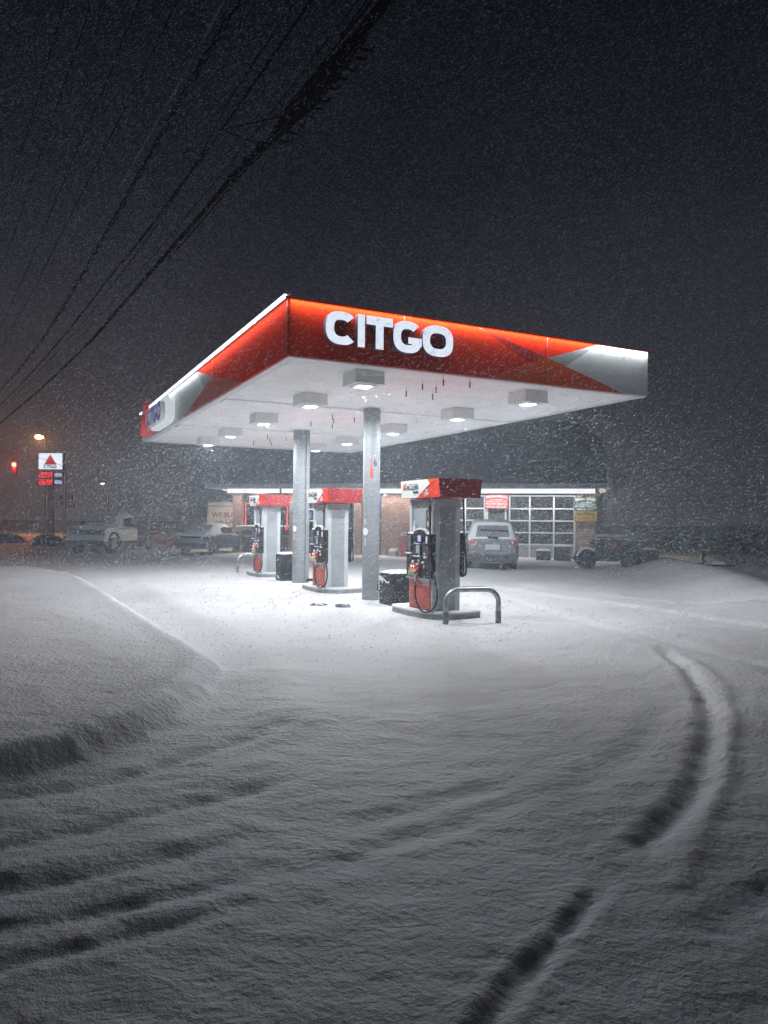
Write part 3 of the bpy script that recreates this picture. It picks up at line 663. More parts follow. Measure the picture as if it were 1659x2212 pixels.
# service bins
def service_bin(v, u, w_, d_, h, rot, lab, extra):
    t = thing('service_bin', lab, 'waste bin', cw(v, u, gh(*cw(v, u)[:2])-.02), TH+rot)
    mb = MB(); mb.box(-w_/2, w_/2, -d_/2, d_/2, 0, h, 0, .02); mb.build('bin_body', mat('black textured bin', (.022, .026, .028), .5, var=.5, vs=16, snow=.25), t)
    mb = MB(); mb.cap(-w_/2-.01, w_/2+.01, -d_/2-.01, d_/2+.01, h, .05, 10); mb.build('snow_cap', CAP, t, smooth=True)
    if extra:
        mb = MB(); mb.tube([(-w_/2-.02, .10, h*.86), (-w_/2-.03, -.12, h*.72), (-w_/2-.03, -.22, h*.74)], [.008, .012, .02], 8); mb.blob((-w_/2-.02, .17, h*.82), (.03, .06, .05)); mb.blob((-w_/2-.02, .08, h*.76), (.03, .03, .06)); mb.build('snow_clump', CAP, t)
        mb = MB(); mb.tube([(-w_/2-.02, .28, h*.62), (-w_/2-.06, .24, h*.45), (-w_/2-.04, .14, h*.42)], .012, 8); mb.build('squeegee_handle', DARK, t)
        mb = MB()
        for z in (.12, .26, .38): mb.box(-w_/2-.012, -w_/2, .12, d_/2-.04, z, z+.012)
        mb.build('vent_slat', GREY, t)
    else:
        mb = MB(); mb.tube([(-w_/2-.01, .1, h*.75), (-w_/2-.01, -.02, h*.8)], .014, 6); mb.tube([(-w_/2-.01, .08, h*.22), (-w_/2-.01, .02, h*.13), (-w_/2-.01, -.1, h*.11)], .012, 6); mb.build('snow_clump', CAP, t)
service_bin(3.45, 3.02, .62, .55, .66, 0, 'black service bin with squeegee beside the nearest pump', True)
service_bin(3.27, 9.42, .50, .50, .76, 0, 'tall black service bin beside the farther column', False)
# lumps left in the snow
for v, u, s_, lab in ((1.81, 3.35, .8, 'small flat dark chunk lying in the snow'), (2.27, 2.89, 1.2, 'larger grey ice chunk lying in the snow')):
    t = MB(); 
    for k in range(5): t.blob((random.uniform(-.16, .16)*s_, random.uniform(-.05, .05), .02), (.07*s_, .04*s_, .05*s_), n=6, m=4, jit=.4)
    o = t.build('ice_chunk', mat('dirty ice', (.3, .31, .33), .6, var=.5, snow=.3)); x, y, _ = cw(v, u); o.location = (x, y, gh(x, y)); tag(o, lab, 'ice chunk', 'ice chunks on the forecourt')

# ------------------------------------------------------------------ garage building (local x along the front, y = into building)
BA = math.atan2(-3.5, 16.4); bld = thing('garage_building', 'long low brick garage with roll-up doors and lit white eaves', 'building', (-7.6, 37.8, 0), BA)
def P_(name, boxes, mt, parent=bld, sm=False, b=0, label=None):
    mb = MB()
    for q in boxes: mb.box(*q[:6], q[6] if len(q) > 6 else 0, b)
    return mb.build(name, mt, parent, sm, label)
WB = -.25
for q_ in [(.33, 2.87, .35, .5, WB, 3.0), (-.16, .33, 0, .5, WB, 3.05), (2.87, 3.3, 0, .5, WB, 3.05), (6.31, 6.62, 0, .5, WB, 3.05), (7.64, 11.2, 0, .5, WB, 3.05), (16.87, 17.75, 0, .5, WB, 3.05), (3.3, 6.31, .3, .5, 2.6, 3.05), (6.62, 7.64, .3, .5, 2.7, 3.05)]: P_('wall', [q_], BRICK)
for q_ in ((-.16, .1, .5, 9, WB, 3.05), (17.5, 17.75, .5, 9, WB, 3.05), (-.16, 17.75, 9, 9.3, WB, 3.05)): P_('wall', [q_], BRICK)
P_('garage_pier', [(12.78, 13.75, .04, .5, WB, 3.0)], mat('dark pier paint', (.10, .11, .12), .7))
P_('garage_pier', [(12.70, 12.84, .0, .04, WB, 2.98), (13.62, 13.70, .0, .04, WB, 2.98)], WHITE)
P_('roof', [(-1.36, 18.45, -.8, 9.5, 3.25, 3.47)], mat('grey roof edge', (.50, .52, .55), .7, var=.2))
mb = MB(); mb.cap(-1.34, 18.4, -.75, 9.4, 3.47, .10, 16); mb.build('roof_snow', CAP, bld)
P_('lit_and_added_eave', [(-.2, 17.7, -.60, -.50, 3.02, 3.23)], lamp('lit white eave', (.9, .93, 1), 1.15))
for i_ in range(6):
    al = arealight('eave_and_fill_light', (1.3+i_*3.0, -.45, 3.0), 2.9, .08, 42, (0, 0, -1), bld, (1, .96, .92), 178); al.rotation_euler = (R(3), 0, 0)
for x_, sg_ in ((-.75, -1), (18.15, 1)):  # unseen side strips, added as fill for the board, sedan and tractor
    al = arealight('eave_and_fill_light', (x_, 3.2, 3.15), .12, 6.5, 105, (0, 0, -1), bld, (1, .86, .70), 178); al.rotation_euler = (0, R(-28*sg_), 0)
    P_('lit_and_added_eave', [(x_-.06, x_+.06, .2, 6.4, 3.17, 3.235)], lamp('added side glow', (1, .88, .74), .9))
P_('eave_bracket', [(2.62, 2.70, -.7, -.62, 2.98, 3.24), (17.72, 17.9, -.7, -.5, 2.9, 3.3)], GREY)
mb = MB(); mb.tube([(17.72, -.64, 3.12), (17.95, -.64, 3.16), (18.15, -.64, 3.10)], [.03, .10, .03], 10); mb.build('eave_lamp', lamp('warm eave lamp', (1, .8, .55), .6), bld)
tb = thing('tall_building', 'tall dark building with a slightly leaning side rising behind the garage', 'building', (1.5, 52.5, 0))
mb = MB(); mb.add([(-15.5, 0, -1), (14.6, 0, -1), (14.6, 9, -1), (-15.5, 9, -1), (-15.2, 0, 7.2), (14.15, 0, 7.2), (14.15, 9, 7.2), (-15.2, 9, 7.2)], [(0,3,2,1),(4,5,6,7),(0,1,5,4),(1,2,6,5),(2,3,7,6),(3,0,4,7)]); mb.build('wall', mat('dark cladding', (.035, .04, .045), .8, var=.3), tb)
mb = MB(); mb.add([(-15.5, -.3, 7.2), (14.4, -.3, 7.2), (14.4, 9.3, 7.2), (-15.5, 9.3, 7.2), (-14.5, 4.5, 9.6), (13.2, 4.5, 9.6)], [(0,1,5,4),(1,2,5),(2,3,4,5),(3,0,4),(0,3,2,1)]); mb.build('roof', mat('dark roof', (.04, .042, .048), .8, var=.3), tb)
# shop window with red tube frame
wn = P_('shop_window', [(.33, 2.87, .28, .34, 1.40, 2.95)], GLASS)
mb = MB(); mb.tube([(.44, .25, 1.42), (.44, .25, 2.51), (2.7, .25, 2.51), (2.7, .25, 1.42)], .022, 8); mb.build('red_tube_light', lamp('red neon', (1, .05, .03), 3.2), bld)
P_('window_sill', [(.08, 2.9, -.15, .28, 1.31, 1.37)], WHITE); mb = MB(); mb.cap(.06, 2.9, -.16, .25, 1.37, .045, 12); mb.build('snow_cap', CAP, bld)
P_('bulkhead', [(.33, 2.87, .1, .3, WB, 1.31)], mat('dark bulkhead', (.07, .065, .06), .8, var=.4)); P_('bulkhead_rail', [(.1, .26, .02, .10, WB, 1.31), (.33, 2.87, .04, .09, .78, .92), (.33, 2.87, .04, .09, 1.15, 1.31)], mat('weathered wood', (.26, .20, .14), .8, var=.3))
wn = P_('shop_window', [(3.3, 5.1, .2, .28, .9, 2.6)], GLASS); P_('window_ledge', [(3.3, 4.6, .0, .2, 1.62, 1.69), (3.3, 4.6, .05, .2, 2.20, 2.26)], WHITE)
P_('window_poster', [(3.75, 4.0, .17, .195, 1.75, 2.15)], mat('blue poster', (.10, .18, .42), .6)); P_('window_poster', [(3.4, 3.7, .17, .195, .3, .8)], mat('blue disc poster', (.08, .14, .38), .6))
P_('bulkhead', [(3.3, 5.1, .15, .28, WB, .9)], mat('dark bulkhead', (.07, .065, .06), .8)); 
dr = P_('door', [(5.1, 6.31, .2, .28, WB, 2.6)], mat('dark door', (.035, .04, .045), .3)); P_('door_rail', [(5.12, 6.2, .17, .2, .55, .62), (6.2, 6.28, .15, .2, WB, 2.6)], GREY, dr)
dr = P_('door', [(6.62, 7.64, .2, .28, WB, 2.7)], mat('dark door', (.035, .04, .045), .3)); P_('blue_tube_light', [(7.56, 7.62, .1, .16, 2.1, 2.95)], lamp('blue tube', (.08, .09, .55), .8))
P_('snow_heap', [(5.6, 6.3, -.5, 0, -.2, .1)], CAP, b=.03)
mb = MB(); mb.box(7.74, 7.92, -.08, 0, 2.87, 3.04, 0, .01); q = mb.build('wall_lamp', GREY, bld); mb = MB(); mb.cyl((7.83, -.095, 2.96), .045, .015, 12, axis='y'); mb.build('lens', lamp('small lamp', (.9, .9, .95), 1.2), q)
P_('wall_number', [(2.95, 3.12, -.02, 0, 2.1, 2.45)], mat('number plate', (.4, .41, .42), .6)); mb = MB(); mb.blob((2.75, -.03, 1.24), .035, n=8, m=6); mb.build('red_light', REDL, bld)
P_('drain_pipe', [(3.0, 3.06, -.06, 0, WB, 2.4)], GREY)
# roll-up doors
def rollup(x0, x1, mull):
    d = P_('garage_door', [(x0, x1, .25, .32, .66, 2.95)], mat('dark garage glass', (.025, .03, .033), .25, var=.5, vs=2))
    mb = MB(); mb.box(x0, x1, .22, .3, WB, .60, 0); mb.build('door_panel', mat('grey door panel', (.34, .35, .36), .6, var=.1), d)
    mb = MB()
    for z in (.60, 1.16, 1.72, 2.29, 2.90): mb.box(x0, x1, .165, .215, z, z+.065)
    mb.box(x0, x1, .165, .215, -.06, 0)
    mb.build('door_rail', WHITE, d)
    mb = MB()
    for x in mull: mb.box(x-.04, x+.04, .14, .162, -.06, 2.97)
    mb.build('door_mullion', WHITE, d)
rollup(11.2, 12.70, [11.74, 12.66]); rollup(13.75, 16.87, [13.84, 14.78, 15.89, 16.83])
# notices on the wall
def sign(x0, x1, z0, z1, mt, rows, tm, y=-.0, name='wall_sign', lab=None):
    mb = MB(); mb.box(x0, x1, y-.03, y, z0, z1, 0, .02); s_ = mb.build(name, mt, bld, label=lab); 
    for (t_, zc, w_, h_, arc) in rows: text('lettering', t_, tm, s_, ((x0+x1)/2, y-.03, zc), (1, 0, 0), w_, h_, .006, .02, align='C', arc=arc)
sign(12.70, 13.78, 2.30, 2.98, mat('red sign paint', (.42, .04, .045), .5, var=.1), [('REGISTERED', 2.80, .96, .11, .05), ('No 7051223', 2.71, .55, .05, 0), ('STATE OF NEW YORK', 2.63, .96, .05, 0), ('MOTOR VEHICLE', 2.49, .98, .10, 0), ('RETAIL DEALER', 2.35, .94, .10, 0)], WTXT, -.06, lab='red wall sign with white lettering for a registered dealer')
sign(16.79, 17.83, 2.22, 2.86, mat('green sign paint', (.04, .12, .09), .5, var=.1), [('REGISTERED', 2.68, .90, .11, .05), ('No 705', 2.59, .35, .05, 0), ('STATE OF NEW YORK', 2.51, .92, .05, 0), ('MOTOR VEHICLE', 2.39, .96, .09, 0), ('REPAIR SHOP', 2.26, .78, .09, 0)], WTXT, -.06, lab='green wall sign with white lettering for a repair shop')
sign(16.81, 17.84, 1.72, 2.21, mat('yellow sign paint', (.42, .28, .04), .5, var=.15), [('OFFICIAL', 2.02, .8, .10, .03)], NAVY, -.06, lab='yellow wall sign under the green one')
P_('wall_box', [(17.15, 17.38, -.5, -.1, 2.86, 3.2)], mat('wall box', (.14, .15, .16), .6))
P_('notice_frame', [(16.95, 17.1, -.08, -.05, 2.86, 3.0)], mat('orange strip', (.45, .2, .06), .6))
# snow topped drum and red machine against the brick wall
t = thing('metal_drum', 'small round metal drum capped with snow against the brick wall', 'drum', (0, 0, 0)); bx = lambda s_, d_: (-7.6+s_*math.cos(BA)-d_*-math.sin(BA)*-1*-1, 37.8+s_*math.sin(BA)-d_*math.cos(BA))
def bp(s_, d_): return (-7.6+s_*math.cos(BA)+d_*math.sin(BA), 37.8+s_*math.sin(BA)-d_*math.cos(BA))
x, y = bp(8.37, .5); t.location = (x, y, gh(x, y)-.02); mb = MB(); mb.cyl((0, 0, 0), .22, .30, 20); mb.build('drum_body', GREY, t, smooth=True); mb = MB(); mb.blob((0, 0, .30), (.24, .24, .11), jit=.04); mb.build('snow_cap', CAP, t, smooth=True)
x, y = bp(8.95, .45); t = thing('vending_cabinet', 'faded red cabinet with white bars against the brick wall', 'cabinet', (x, y, gh(x, y)-.03), BA)
mb = MB(); mb.box(-.28, .28, -.25, .25, 0, 1.0, 0, .02); mb.build('cabinet_body', mat('faded red', (.40, .07, .07), .6, var=.3), t); mb = MB()
for z in (1.02, 1.10): mb.box(-.2, .2, -.22, -.18, z, z+.03)
mb.box(-.2, -.17, -.22, -.18, .98, 1.14); mb.build('bar', WTXT, t)

# ------------------------------------------------------------------ WE BUY board, tilted
t = thing('advert_board', 'weathered white board reading WE BUY leaning beside the building', 'sign board', (-8.75, 42.3, 0), R(-4))
mb = MB(); mb.prism([(-1.41, 1.19), (1.5, 1.27), (1.55, 2.66), (-1.34, 2.66)], 0, 0, (0, .03, 0), (1, 0, 0), d=.05); bo = mb.build('board', mat('weathered board', (.80, .76, .70), .8, var=.12, vs=2), t)
fr = mat('board frame', (.58, .57, .54), .7)
mb = MB(); mb.prism([(-1.34, 2.60), (1.55, 2.60), (1.56, 2.68), (-1.34, 2.68)], 0, 0, (0, -.02, 0), (1, 0, 0), d=.03); mb.prism([(-1.43, 1.17), (-1.34, 1.17), (-1.28, 2.6), (-1.36, 2.6)], 0, 0, (0, -.02, 0), (1, 0, 0), d=.03); mb.prism([(-1.25, 2.42), (1.5, 2.42), (1.5, 2.46), (-1.25, 2.46)], 0, 1, (0, -.02, 0), (1, 0, 0), d=.02); mb.build('frame', [fr, mat('dark line', (.15, .15, .15), .7)], t)
rt = mat('faded red lettering', (.34, .10, .09), .7)
text('lettering', 'WE BUY CARS', rt, bo, (-1.12, -.022, 1.80), (1, 0, 0), 2.45, .28, .006, .02)
text('lettering', 'FOR', rt, bo, (-.92, -.022, 1.46), (1, 0, 0), .50, .15, .006, .02); text('lettering', 'CASH', rt, bo, (-.34, -.022, 1.44), (1, 0, 0), .85, .26, .006, .02)
mb = MB(); mb.box(-1.2, -1.1, .04, .12, -.1, 1.3); mb.box(.9, 1.0, .04, .12, -.1, 1.3); mb.build('post', fr, t)

# ------------------------------------------------------------------ vehicles
def wheel(t, x, y, r=.33, wd=.22):
    s_ = 1 if x > 0 else -1
    mb = MB(); mb.cyl((x-wd/2, y, r), r, wd, 24, axis='x'); wo_ = mb.build('wheel', DARK, t, smooth=True)
    mb = MB(); mb.cyl((x+s_*wd/2-(.0 if s_ > 0 else .02), y, r), r*.6, .02, 16, axis='x'); mb.cyl((x+s_*(wd/2+.01)-(0 if s_ > 0 else .03), y, r), r*.2, .03, 8, axis='x'); mb.build('rim', CHROME, wo_)
def quad(nm, pts, mt, t, d=.012):
    P = [Vector(p) for p in pts]; n = (P[1]-P[0]).cross(P[2]-P[0]).normalized()*d; k = len(P)
    MB().add(P+[p+n for p in P], [tuple(range(k, 2*k)), tuple(reversed(range(k)))]+[(i, (i+1) % k, k+(i+1) % k, k+i) for i in range(k)]).build(nm, mt, t)
def car(name, label, cat, loc, rot, L, Wd, H, belt, hood, trunk, paint, roof, suv=False):
    """forward = +y, rear bumper at y=0"""
    t = thing(name, label, cat, loc, rot); w2 = Wd/2
    def sec(y, zt, wr, nar=1., zb=.28, tum=None):
        zb_ = belt if zt > belt+.05 else zt-.05
        return (y, [(0, zb), (w2*nar*.94, zb), (w2*nar, .48), (w2*nar*.985, zb_-.12), (w2*nar*.93, zb_), (wr*1.0, zt-.06 if zt > belt+.05 else zt-.01), (wr*.8, zt), (0, zt+.015)])
    S = roof(sec, w2)
    mb = MB(); mb.loft(S); bd = mb.build('body', paint, t, smooth=True)
    sm = MB(); S2 = []
    for y, hp in S:
        top = [hp[4], hp[5], hp[6], hp[7]]; S2.append((y, [(0, hp[7][1]-.05)]+[(p[0]*1.0+.004, p[1]+.015) for p in top[:1]]+[(p[0]*1.01, p[1]+.05) for p in top[1:]]))
    sm.loft(S2); sm.build('snow_cover', CAP, t, smooth=True)
    for x in (-w2+.13, w2-.13):
        for y in (L*.19, L*.81): wheel(t, x, y)
    return t, w2
# estate car / suv seen from behind near the second pump
snowdark = mat('snow dusted dark paint', (.05, .055, .06), .5, var=.4, vs=5, snow=.12)
def rsuv(sec, w2):
    return [sec(0, .95, w2*.8, .93, .36), sec(.10, 1.08, w2*.82, .98), sec(.35, 1.62, w2*.70), sec(.75, 1.70, w2*.72), sec(2.3, 1.72, w2*.72), sec(2.9, 1.66, w2*.70), sec(3.5, 1.12, w2*.80), sec(4.3, 1.0, w2*.8, .98), sec(4.65, .8, w2*.7, .88)]
suv, w2 = car('parked_suv', 'dark suv seen from behind, coated in snow, outside the garage doors', 'car', (3.80, 25.75, 0), R(-6), 4.7, 1.84, 1.75, 1.08, 1, 1, snowdark, rsuv, True)
sfr = snow_mat('packed snow', (.22, .23, .25), .8)
quad('rear_window', [(-.58, .13, 1.16), (.58, .13, 1.16), (.52, .31, 1.55), (-.52, .31, 1.55)], sfr, suv, .03)
quad('wiper', [(-.45, .065, 1.40), (.55, .065, 1.36), (.55, .085, 1.385), (-.45, .085, 1.425)], DARK, suv, .02)
quad('tailgate_snow', [(-.80, -.03, .66), (.80, -.03, .66), (.72, .05, 1.08), (-.72, .05, 1.08)], sfr, suv, .04)
quad('number_plate', [(-.25, -.085, .72), (.25, -.085, .72), (.25, -.06, .90), (-.25, -.06, .90)], mat('snowy plate', (.45, .47, .48), .6), suv, .01)
for s_ in (-1, 1): quad('tail_light', [(s_*.62, -.07, .86), (s_*.84, -.03, .86), (s_*.80, .0, 1.06), (s_*.50, -.02, 1.03)][::s_], mat('dim tail light', (.30, .06, .06), .4, snow=.2), suv, .02)
quad('badge', [(-.18, -.03, 1.12), (.18, -.03, 1.10), (.18, .0, 1.14), (-.18, .0, 1.16)], DARK, suv, .05)
mb = MB(); mb.box(-.80, .80, -.10, .02, .58, .68, 0, .02); mb.build('bumper_snow', sfr, suv); mb = MB(); mb.box(-.86, .86, -.08, .1, .30, .57, 0, .03); mb.build('bumper', snowdark, suv)
mb = MB(); mb.box(-1.04, -.9, 3.0, 3.12, 1.02, 1.2, 0, .02); mb.box(.9, 1.04, 3.0, 3.12, 1.02, 1.2, 0, .02); mb.build('wing_mirror', snowdark, suv)
# sedan beside the building
def rsed(sec, w2):
    return [sec(0, .90, w2*.8, .92, .34), sec(.12, 1.0, w2*.82, .97), sec(.75, 1.04, w2*.8), sec(1.35, 1.36, w2*.70), sec(1.9, 1.42, w2*.70), sec(2.5, 1.40, w2*.70), sec(3.3, .98, w2*.8), sec(4.2, .88, w2*.78, .98), sec(4.6, .70, w2*.68, .88)]
sedpaint = mat('dark blue grey paint', (.05, .06, .085), .35, var=.15, snow=.10)
sed, w2 = car('parked_sedan', 'dark sedan under thick snow beside the WE BUY board', 'car', (-9.05, 34.6, 0), R(-14), 4.6, 1.78, 1.42, .98, 1, 1, sedpaint, rsed)
quad('side_window', [(w2*.93, 1.55, 1.0), (w2*.93, 2.25, 1.0), (w2*.74, 2.2, 1.30), (w2*.73, 1.65, 1.28)], GLASS, sed, .03)
quad('side_window', [(w2*.93, 2.32, 1.0), (w2*.92, 3.0, 1.0), (w2*.78, 2.62, 1.27), (w2*.74, 2.28, 1.30)], GLASS, sed, .03)
quad('rear_window', [(-.55, .80, 1.10), (.55, .80, 1.10), (.50, 1.30, 1.40), (-.50, 1.30, 1.40)], mat('snowy glass', (.42, .44, .46), .6), sed, .04)
quad('rear_band', [(-.62, -.02, .80), (.62, -.02, .80), (.60, .08, .94), (-.60, .08, .94)], GLASS, sed, .02)
for s_ in (-1, 1): quad('tail_light', [(s_*.55, -.03, .78), (s_*.80, .04, .80), (s_*.78, .10, .95), (s_*.55, .03, .93)][::s_], mat('dim tail light', (.30, .06, .06), .4), sed, .02)
mb = MB(); mb.box(.92, 1.06, 2.85, 2.98, .95, 1.08, 0, .02); mb.build('wing_mirror', sedpaint, sed)
quad('trunk_snow', [(-.76, -.05, .56), (.76, -.05, .56), (.72, -.0, .78), (-.72, -.0, .78)], sfr, sed, .03)
# flatbed truck, front facing the camera
tk = thing('flatbed_truck', 'white flatbed truck facing the forecourt with snow on its hood', 'truck', (-14.25, 35.4, 0), R(172))
# local +y forward is towards the camera after the turn
TW = 1.0; tp = mat('dusty white truck paint', (.68, .69, .69), .5, var=.15, snow=.30)
def ts(y, zt, wr, n=1., zb=.55): return (-y, [(0, zb), (TW*n*.96, zb), (TW*n, .8), (TW*n, 1.1 if zt > 1.3 else zt-.12), (wr*1.03 if zt > 1.3 else TW*n*.97, 1.22 if zt > 1.3 else zt-.04), (wr, zt-.05), (wr*.85, zt), (0, zt+.02)])
mb = MB(); mb.loft([ts(0, 1.16, .82, .95, .62), ts(.15, 1.24, .86), ts(1.15, 1.30, .86), ts(1.25, 1.32, .9), ts(1.9, 1.82, .78), ts(2.9, 1.88, .78), ts(3.2, 1.80, .78)]); mb.build('cab', tp, tk, smooth=True)
quad('windscreen', [(-.82, -1.27, 1.33), (-.72, -1.84, 1.76), (.72, -1.84, 1.76), (.82, -1.27, 1.33)][::-1], snow_mat('windscreen snow', (.62, .64, .66), .6), tk, .04)
mb = MB(); mb.loft([(-.15, [(0, 1.2), (.86, 1.24), (.8, 1.30), (0, 1.33)]), (-1.2, [(0, 1.28), (.88, 1.30), (.8, 1.37), (0, 1.40)])]); mb.loft([(-1.05, [(0, 1.3), (.84, 1.32), (.76, 1.40), (0, 1.44)]), (-1.35, [(0, 1.3), (.82, 1.40), (.72, 1.50), (0, 1.55)]), (-1.9, [(0, 1.8), (.78, 1.82), (.7, 1.92), (0, 1.97)]), (-3.1, [(0, 1.8), (.77, 1.80), (.7, 1.90), (0, 1.94)])]); mb.build('snow_cover', CAP, tk, smooth=True)
mb = MB(); mb.box(-.72, .72, .0, .04, .88, 1.13); g_ = mb.build('grille', DARK, tk); mb = MB(); 
for z in (.93, 1.0, 1.07): mb.box(-.66, .66, .04, .06, z, z+.022)
mb.box(-.06, .06, .04, .07, .93, 1.09); mb.build('grille_bar', CHROME, g_)
for s_ in (-1, 1):
    mb = MB(); mb.box(min(s_*.74, s_*.94), max(s_*.74, s_*.94), -.06, .03, .88, 1.12, 0, .02); mb.build('headlight', mat('dull headlight glass', (.35, .37, .38), .2), tk)
mb = MB(); mb.box(-.98, .98, .02, .16, .62, .84, 0, .03); mb.build('bumper', tp, tk); mb = MB(); mb.box(-.9, .9, -.02, .1, .36, .60, 0, .03); mb.build('air_dam', DARK, tk)
for x in (-.86, .86):
    wheel(tk, x, -.75, .42, .26); wheel(tk, x, -4.4, .42, .26)
    s_ = 1 if x > 0 else -1
    quad('side_window', [(s_*1.0, -2.0, 1.24), (s_*1.0, -2.85, 1.24), (s_*.82, -2.85, 1.72), (s_*.82, -2.1, 1.68)][::(-1 if s_ > 0 else 1)], GLASS, tk, .03)
    mb = MB(); mb.box(min(s_*1.06, s_*1.3), max(s_*1.06, s_*1.3), -1.75, -1.65, 1.28, 1.55, 0, .02); mb.build('wing_mirror', DARK, tk)
    mb = MB(); mb.tube([(s_*1.0, -.75+.55*math.cos(a), .42+.55*math.sin(a)) for a in [math.pi*i/10 for i in range(11)]], .06, 8); mb.build('wheel_arch', DARK, tk)
mb = MB(); mb.box(-1.1, 1.1, -6.1, -3.3, .80, .98, 0, .02); mb.build('flatbed', mat('dark flatbed', (.04, .045, .05), .6, snow=.2), tk); mb = MB(); mb.box(-1.0, 1.0, -3.36, -3.28, .98, 1.5); mb.build('headboard', mat('dark flatbed', (.04, .045, .05), .6), tk)
mb = MB(); mb.box(-.4, .4, -6.0, -.4, .42, .6); mb.build('chassis', DARK, tk)

# ------------------------------------------------------------------ street furniture at the left
ps = thing('price_sign', 'tall lit price sign with red triangle and red digits on a thick post', 'price sign', (-27.98, 62, 0))
mb = MB(); mb.box(-.22, .22, -.15, .15, -.3, 4.4, 0, .02); mb.box(-.08, .08, .0, .1, 4.4, 5.6); mb.build('post', mat('dark brown post', (.05, .04, .035), .7), ps)
mb = MB(); mb.box(-1.08, 1.06, -.2, .2, 5.67, 7.15, 0, .06); bo = mb.build('sign_box', mat('sign rim', (.12, .16, .18), .5), ps)
mb = MB(); mb.box(-1.0, .98, -.215, -.2, 5.74, 7.08, 0, .005); mb.build('lit_face', lamp('lit sign face', (.62, .68, .78), 1.7), bo)
mb = MB(); a, b, c, d = (-.55, 6.12), (.52, 6.12), (-.02, 6.98), (.0, 6.34)
for p, mi in (([a, b, d], 0), ([b, c, d], 1), ([c, a, d], 2)): mb.prism(p, 0, mi, (0, -.218, 0), (1, 0, 0), d=.02)
mb.build('triangle_logo', [lamp('sign red a', (.40, .01, .015), .9), lamp('sign red b', (.62, .02, .02), .9), lamp('sign red c', (.75, .03, .03), .9)], bo)
letters(bo, (-.56, -.217, 5.82), (1, 0, 0), [('C', 0, .22), ('I', .25, .31), ('T', .33, .54), ('G', .56, .80), ('O', .82, 1.08)], .27, .065, .02, NAVY, NAVY, name='lettering')
SEG = {'0': 'abcdef', '2': 'abged', '5': 'afgcd', '6': 'afgedc', '9': 'abgfcd'}
dg = lamp('red digit glow', (1, .012, .010), 2.4)
for z0, s_ in ((5.03, '205'), (4.42, '269')):
    mb = MB(); mb.box(-1.02, .16, -.15, .12, z0-.04, z0+.52, 0, .02); pb = mb.build('digit_panel', mat('digit panel', (.05, .006, .006), .4), ps)
    def digit(ch, x, z, w_, h, t_):
        mb = MB(); B = {'a': (x, x+w_, z+h-t_, z+h), 'd': (x, x+w_, z, z+t_), 'g': (x, x+w_, z+h/2-t_/2, z+h/2+t_/2), 'f': (x, x+t_, z+h/2, z+h), 'b': (x+w_-t_, x+w_, z+h/2, z+h), 'e': (x, x+t_, z, z+h/2), 'c': (x+w_-t_, x+w_, z, z+h/2)}
        for k in SEG[ch]: q = B[k]; mb.box(q[0], q[1], -.165-.001*'abcdefg'.index(k), -.15, q[2], q[3])
        mb.build('digit', dg, pb)
    for i, ch in enumerate(s_): digit(ch, -.96+i*.32, z0+.04, .24, .40, .048)
    digit('9', -.0, z0+.04, .12, .40, .035)
    mb = MB(); mb.box(-.70, -.66, -.165, -.15, z0+.04, z0+.09); mb.build('decimal_point', dg, pb)
    mb = MB(); mb.box(.24, 1.0, -.13, .1, z0-.04, z0+.52, 0, .02); lb = mb.build('grade_panel', mat('dark blue panel', (.03, .035, .07), .5), ps)
    mb = MB(); mb.box(.36, .90, -.145, -.13, z0+.12, z0+.17); mb.box(.30, .95, -.145, -.13, z0+.21, z0+.29); mb.box(.36, .90, -.145, -.13, z0+.33, z0+.38); mb.build('grade_marks', lamp('pale panel marks', (.40, .42, .75), 1.6), lb)
# hanging red traffic signal on its wire
ts_ = thing('traffic_signal', 'hanging traffic signal showing red left of the price sign', 'traffic light', (-29.12, 58, 5.82))
mb = MB(); mb.box(-.17, .17, -.02, .2, -.85, .2, 0, .03); mb.build('housing', mat('signal housing', (.03, .03, .025), .6), ts_)
mb = MB(); mb.cyl((0, -.05, 0), .17, .03, 20, axis='y'); mb.build('red_lens', lamp('red signal lens', (1, .04, .02), 30), ts_)
for z in (-.33, -.66): mb = MB(); mb.cyl((0, -.04, z), .12, .02, 16, axis='y'); mb.build('dark_lens', DARK, ts_)
mb = MB(); mb.tube([(0, .09, .2), (0, .09, 1.2)], .02, 6); mb.build('hanger', DARK, ts_)
def plight(name, loc, power, col, r, parent=None):
    l = bpy.data.lights.new(name, 'POINT'); l.energy = power; l.color = col; l.shadow_soft_size = r; o = bpy.data.objects.new(name, l); C.objects.link(o); o.location = loc
    if parent: o.parent = parent
    return o
plight('lamp', (0, -.3, 0), 520, (1, .04, .02), .12, ts_)
sw = thing('span_wire', 'thin span wire carrying the red traffic signal', 'wire', (0, 0, 0))
mb = MB(); mb.tube([(-60, 58, 8.2), (-40, 58, 7.25), (-29.12, 58.09, 7.02), (-26.6, 59.5, 6.1), (-25.94, 60, 5.8)], .02, 6); mb.build('cable', DARK, sw)
sp_ = thing('signal_pole', 'slim pole with dark signal heads right of the price sign', 'signal pole', (-25.93, 60, 0))
mb = MB(); mb.tube([(0, 0, -.3), (0, 0, 5.9)], [.07, .05], 10); mb.cyl((0, 0, -.3), .16, 1.3, 12); mb.build('pole', mat('dull pole steel', (.10, .09, .09), .6), sp_)
for x, z, w_, h in ((-.56, 3.15, .5, .35), (-.52, 2.68, .5, .36), (.44, 2.85, .3, .65), (.50, 2.45, .42, .38)):
    mb = MB(); mb.box(x-w_/2, x+w_/2, -.15, .15, z, z+h, 0, .05); mb.box(min(0, x), max(0, x), -.02, .02, z+.02, z+.06); mb.build('signal_head', mat('signal housing', (.03, .03, .025), .6), sp_)
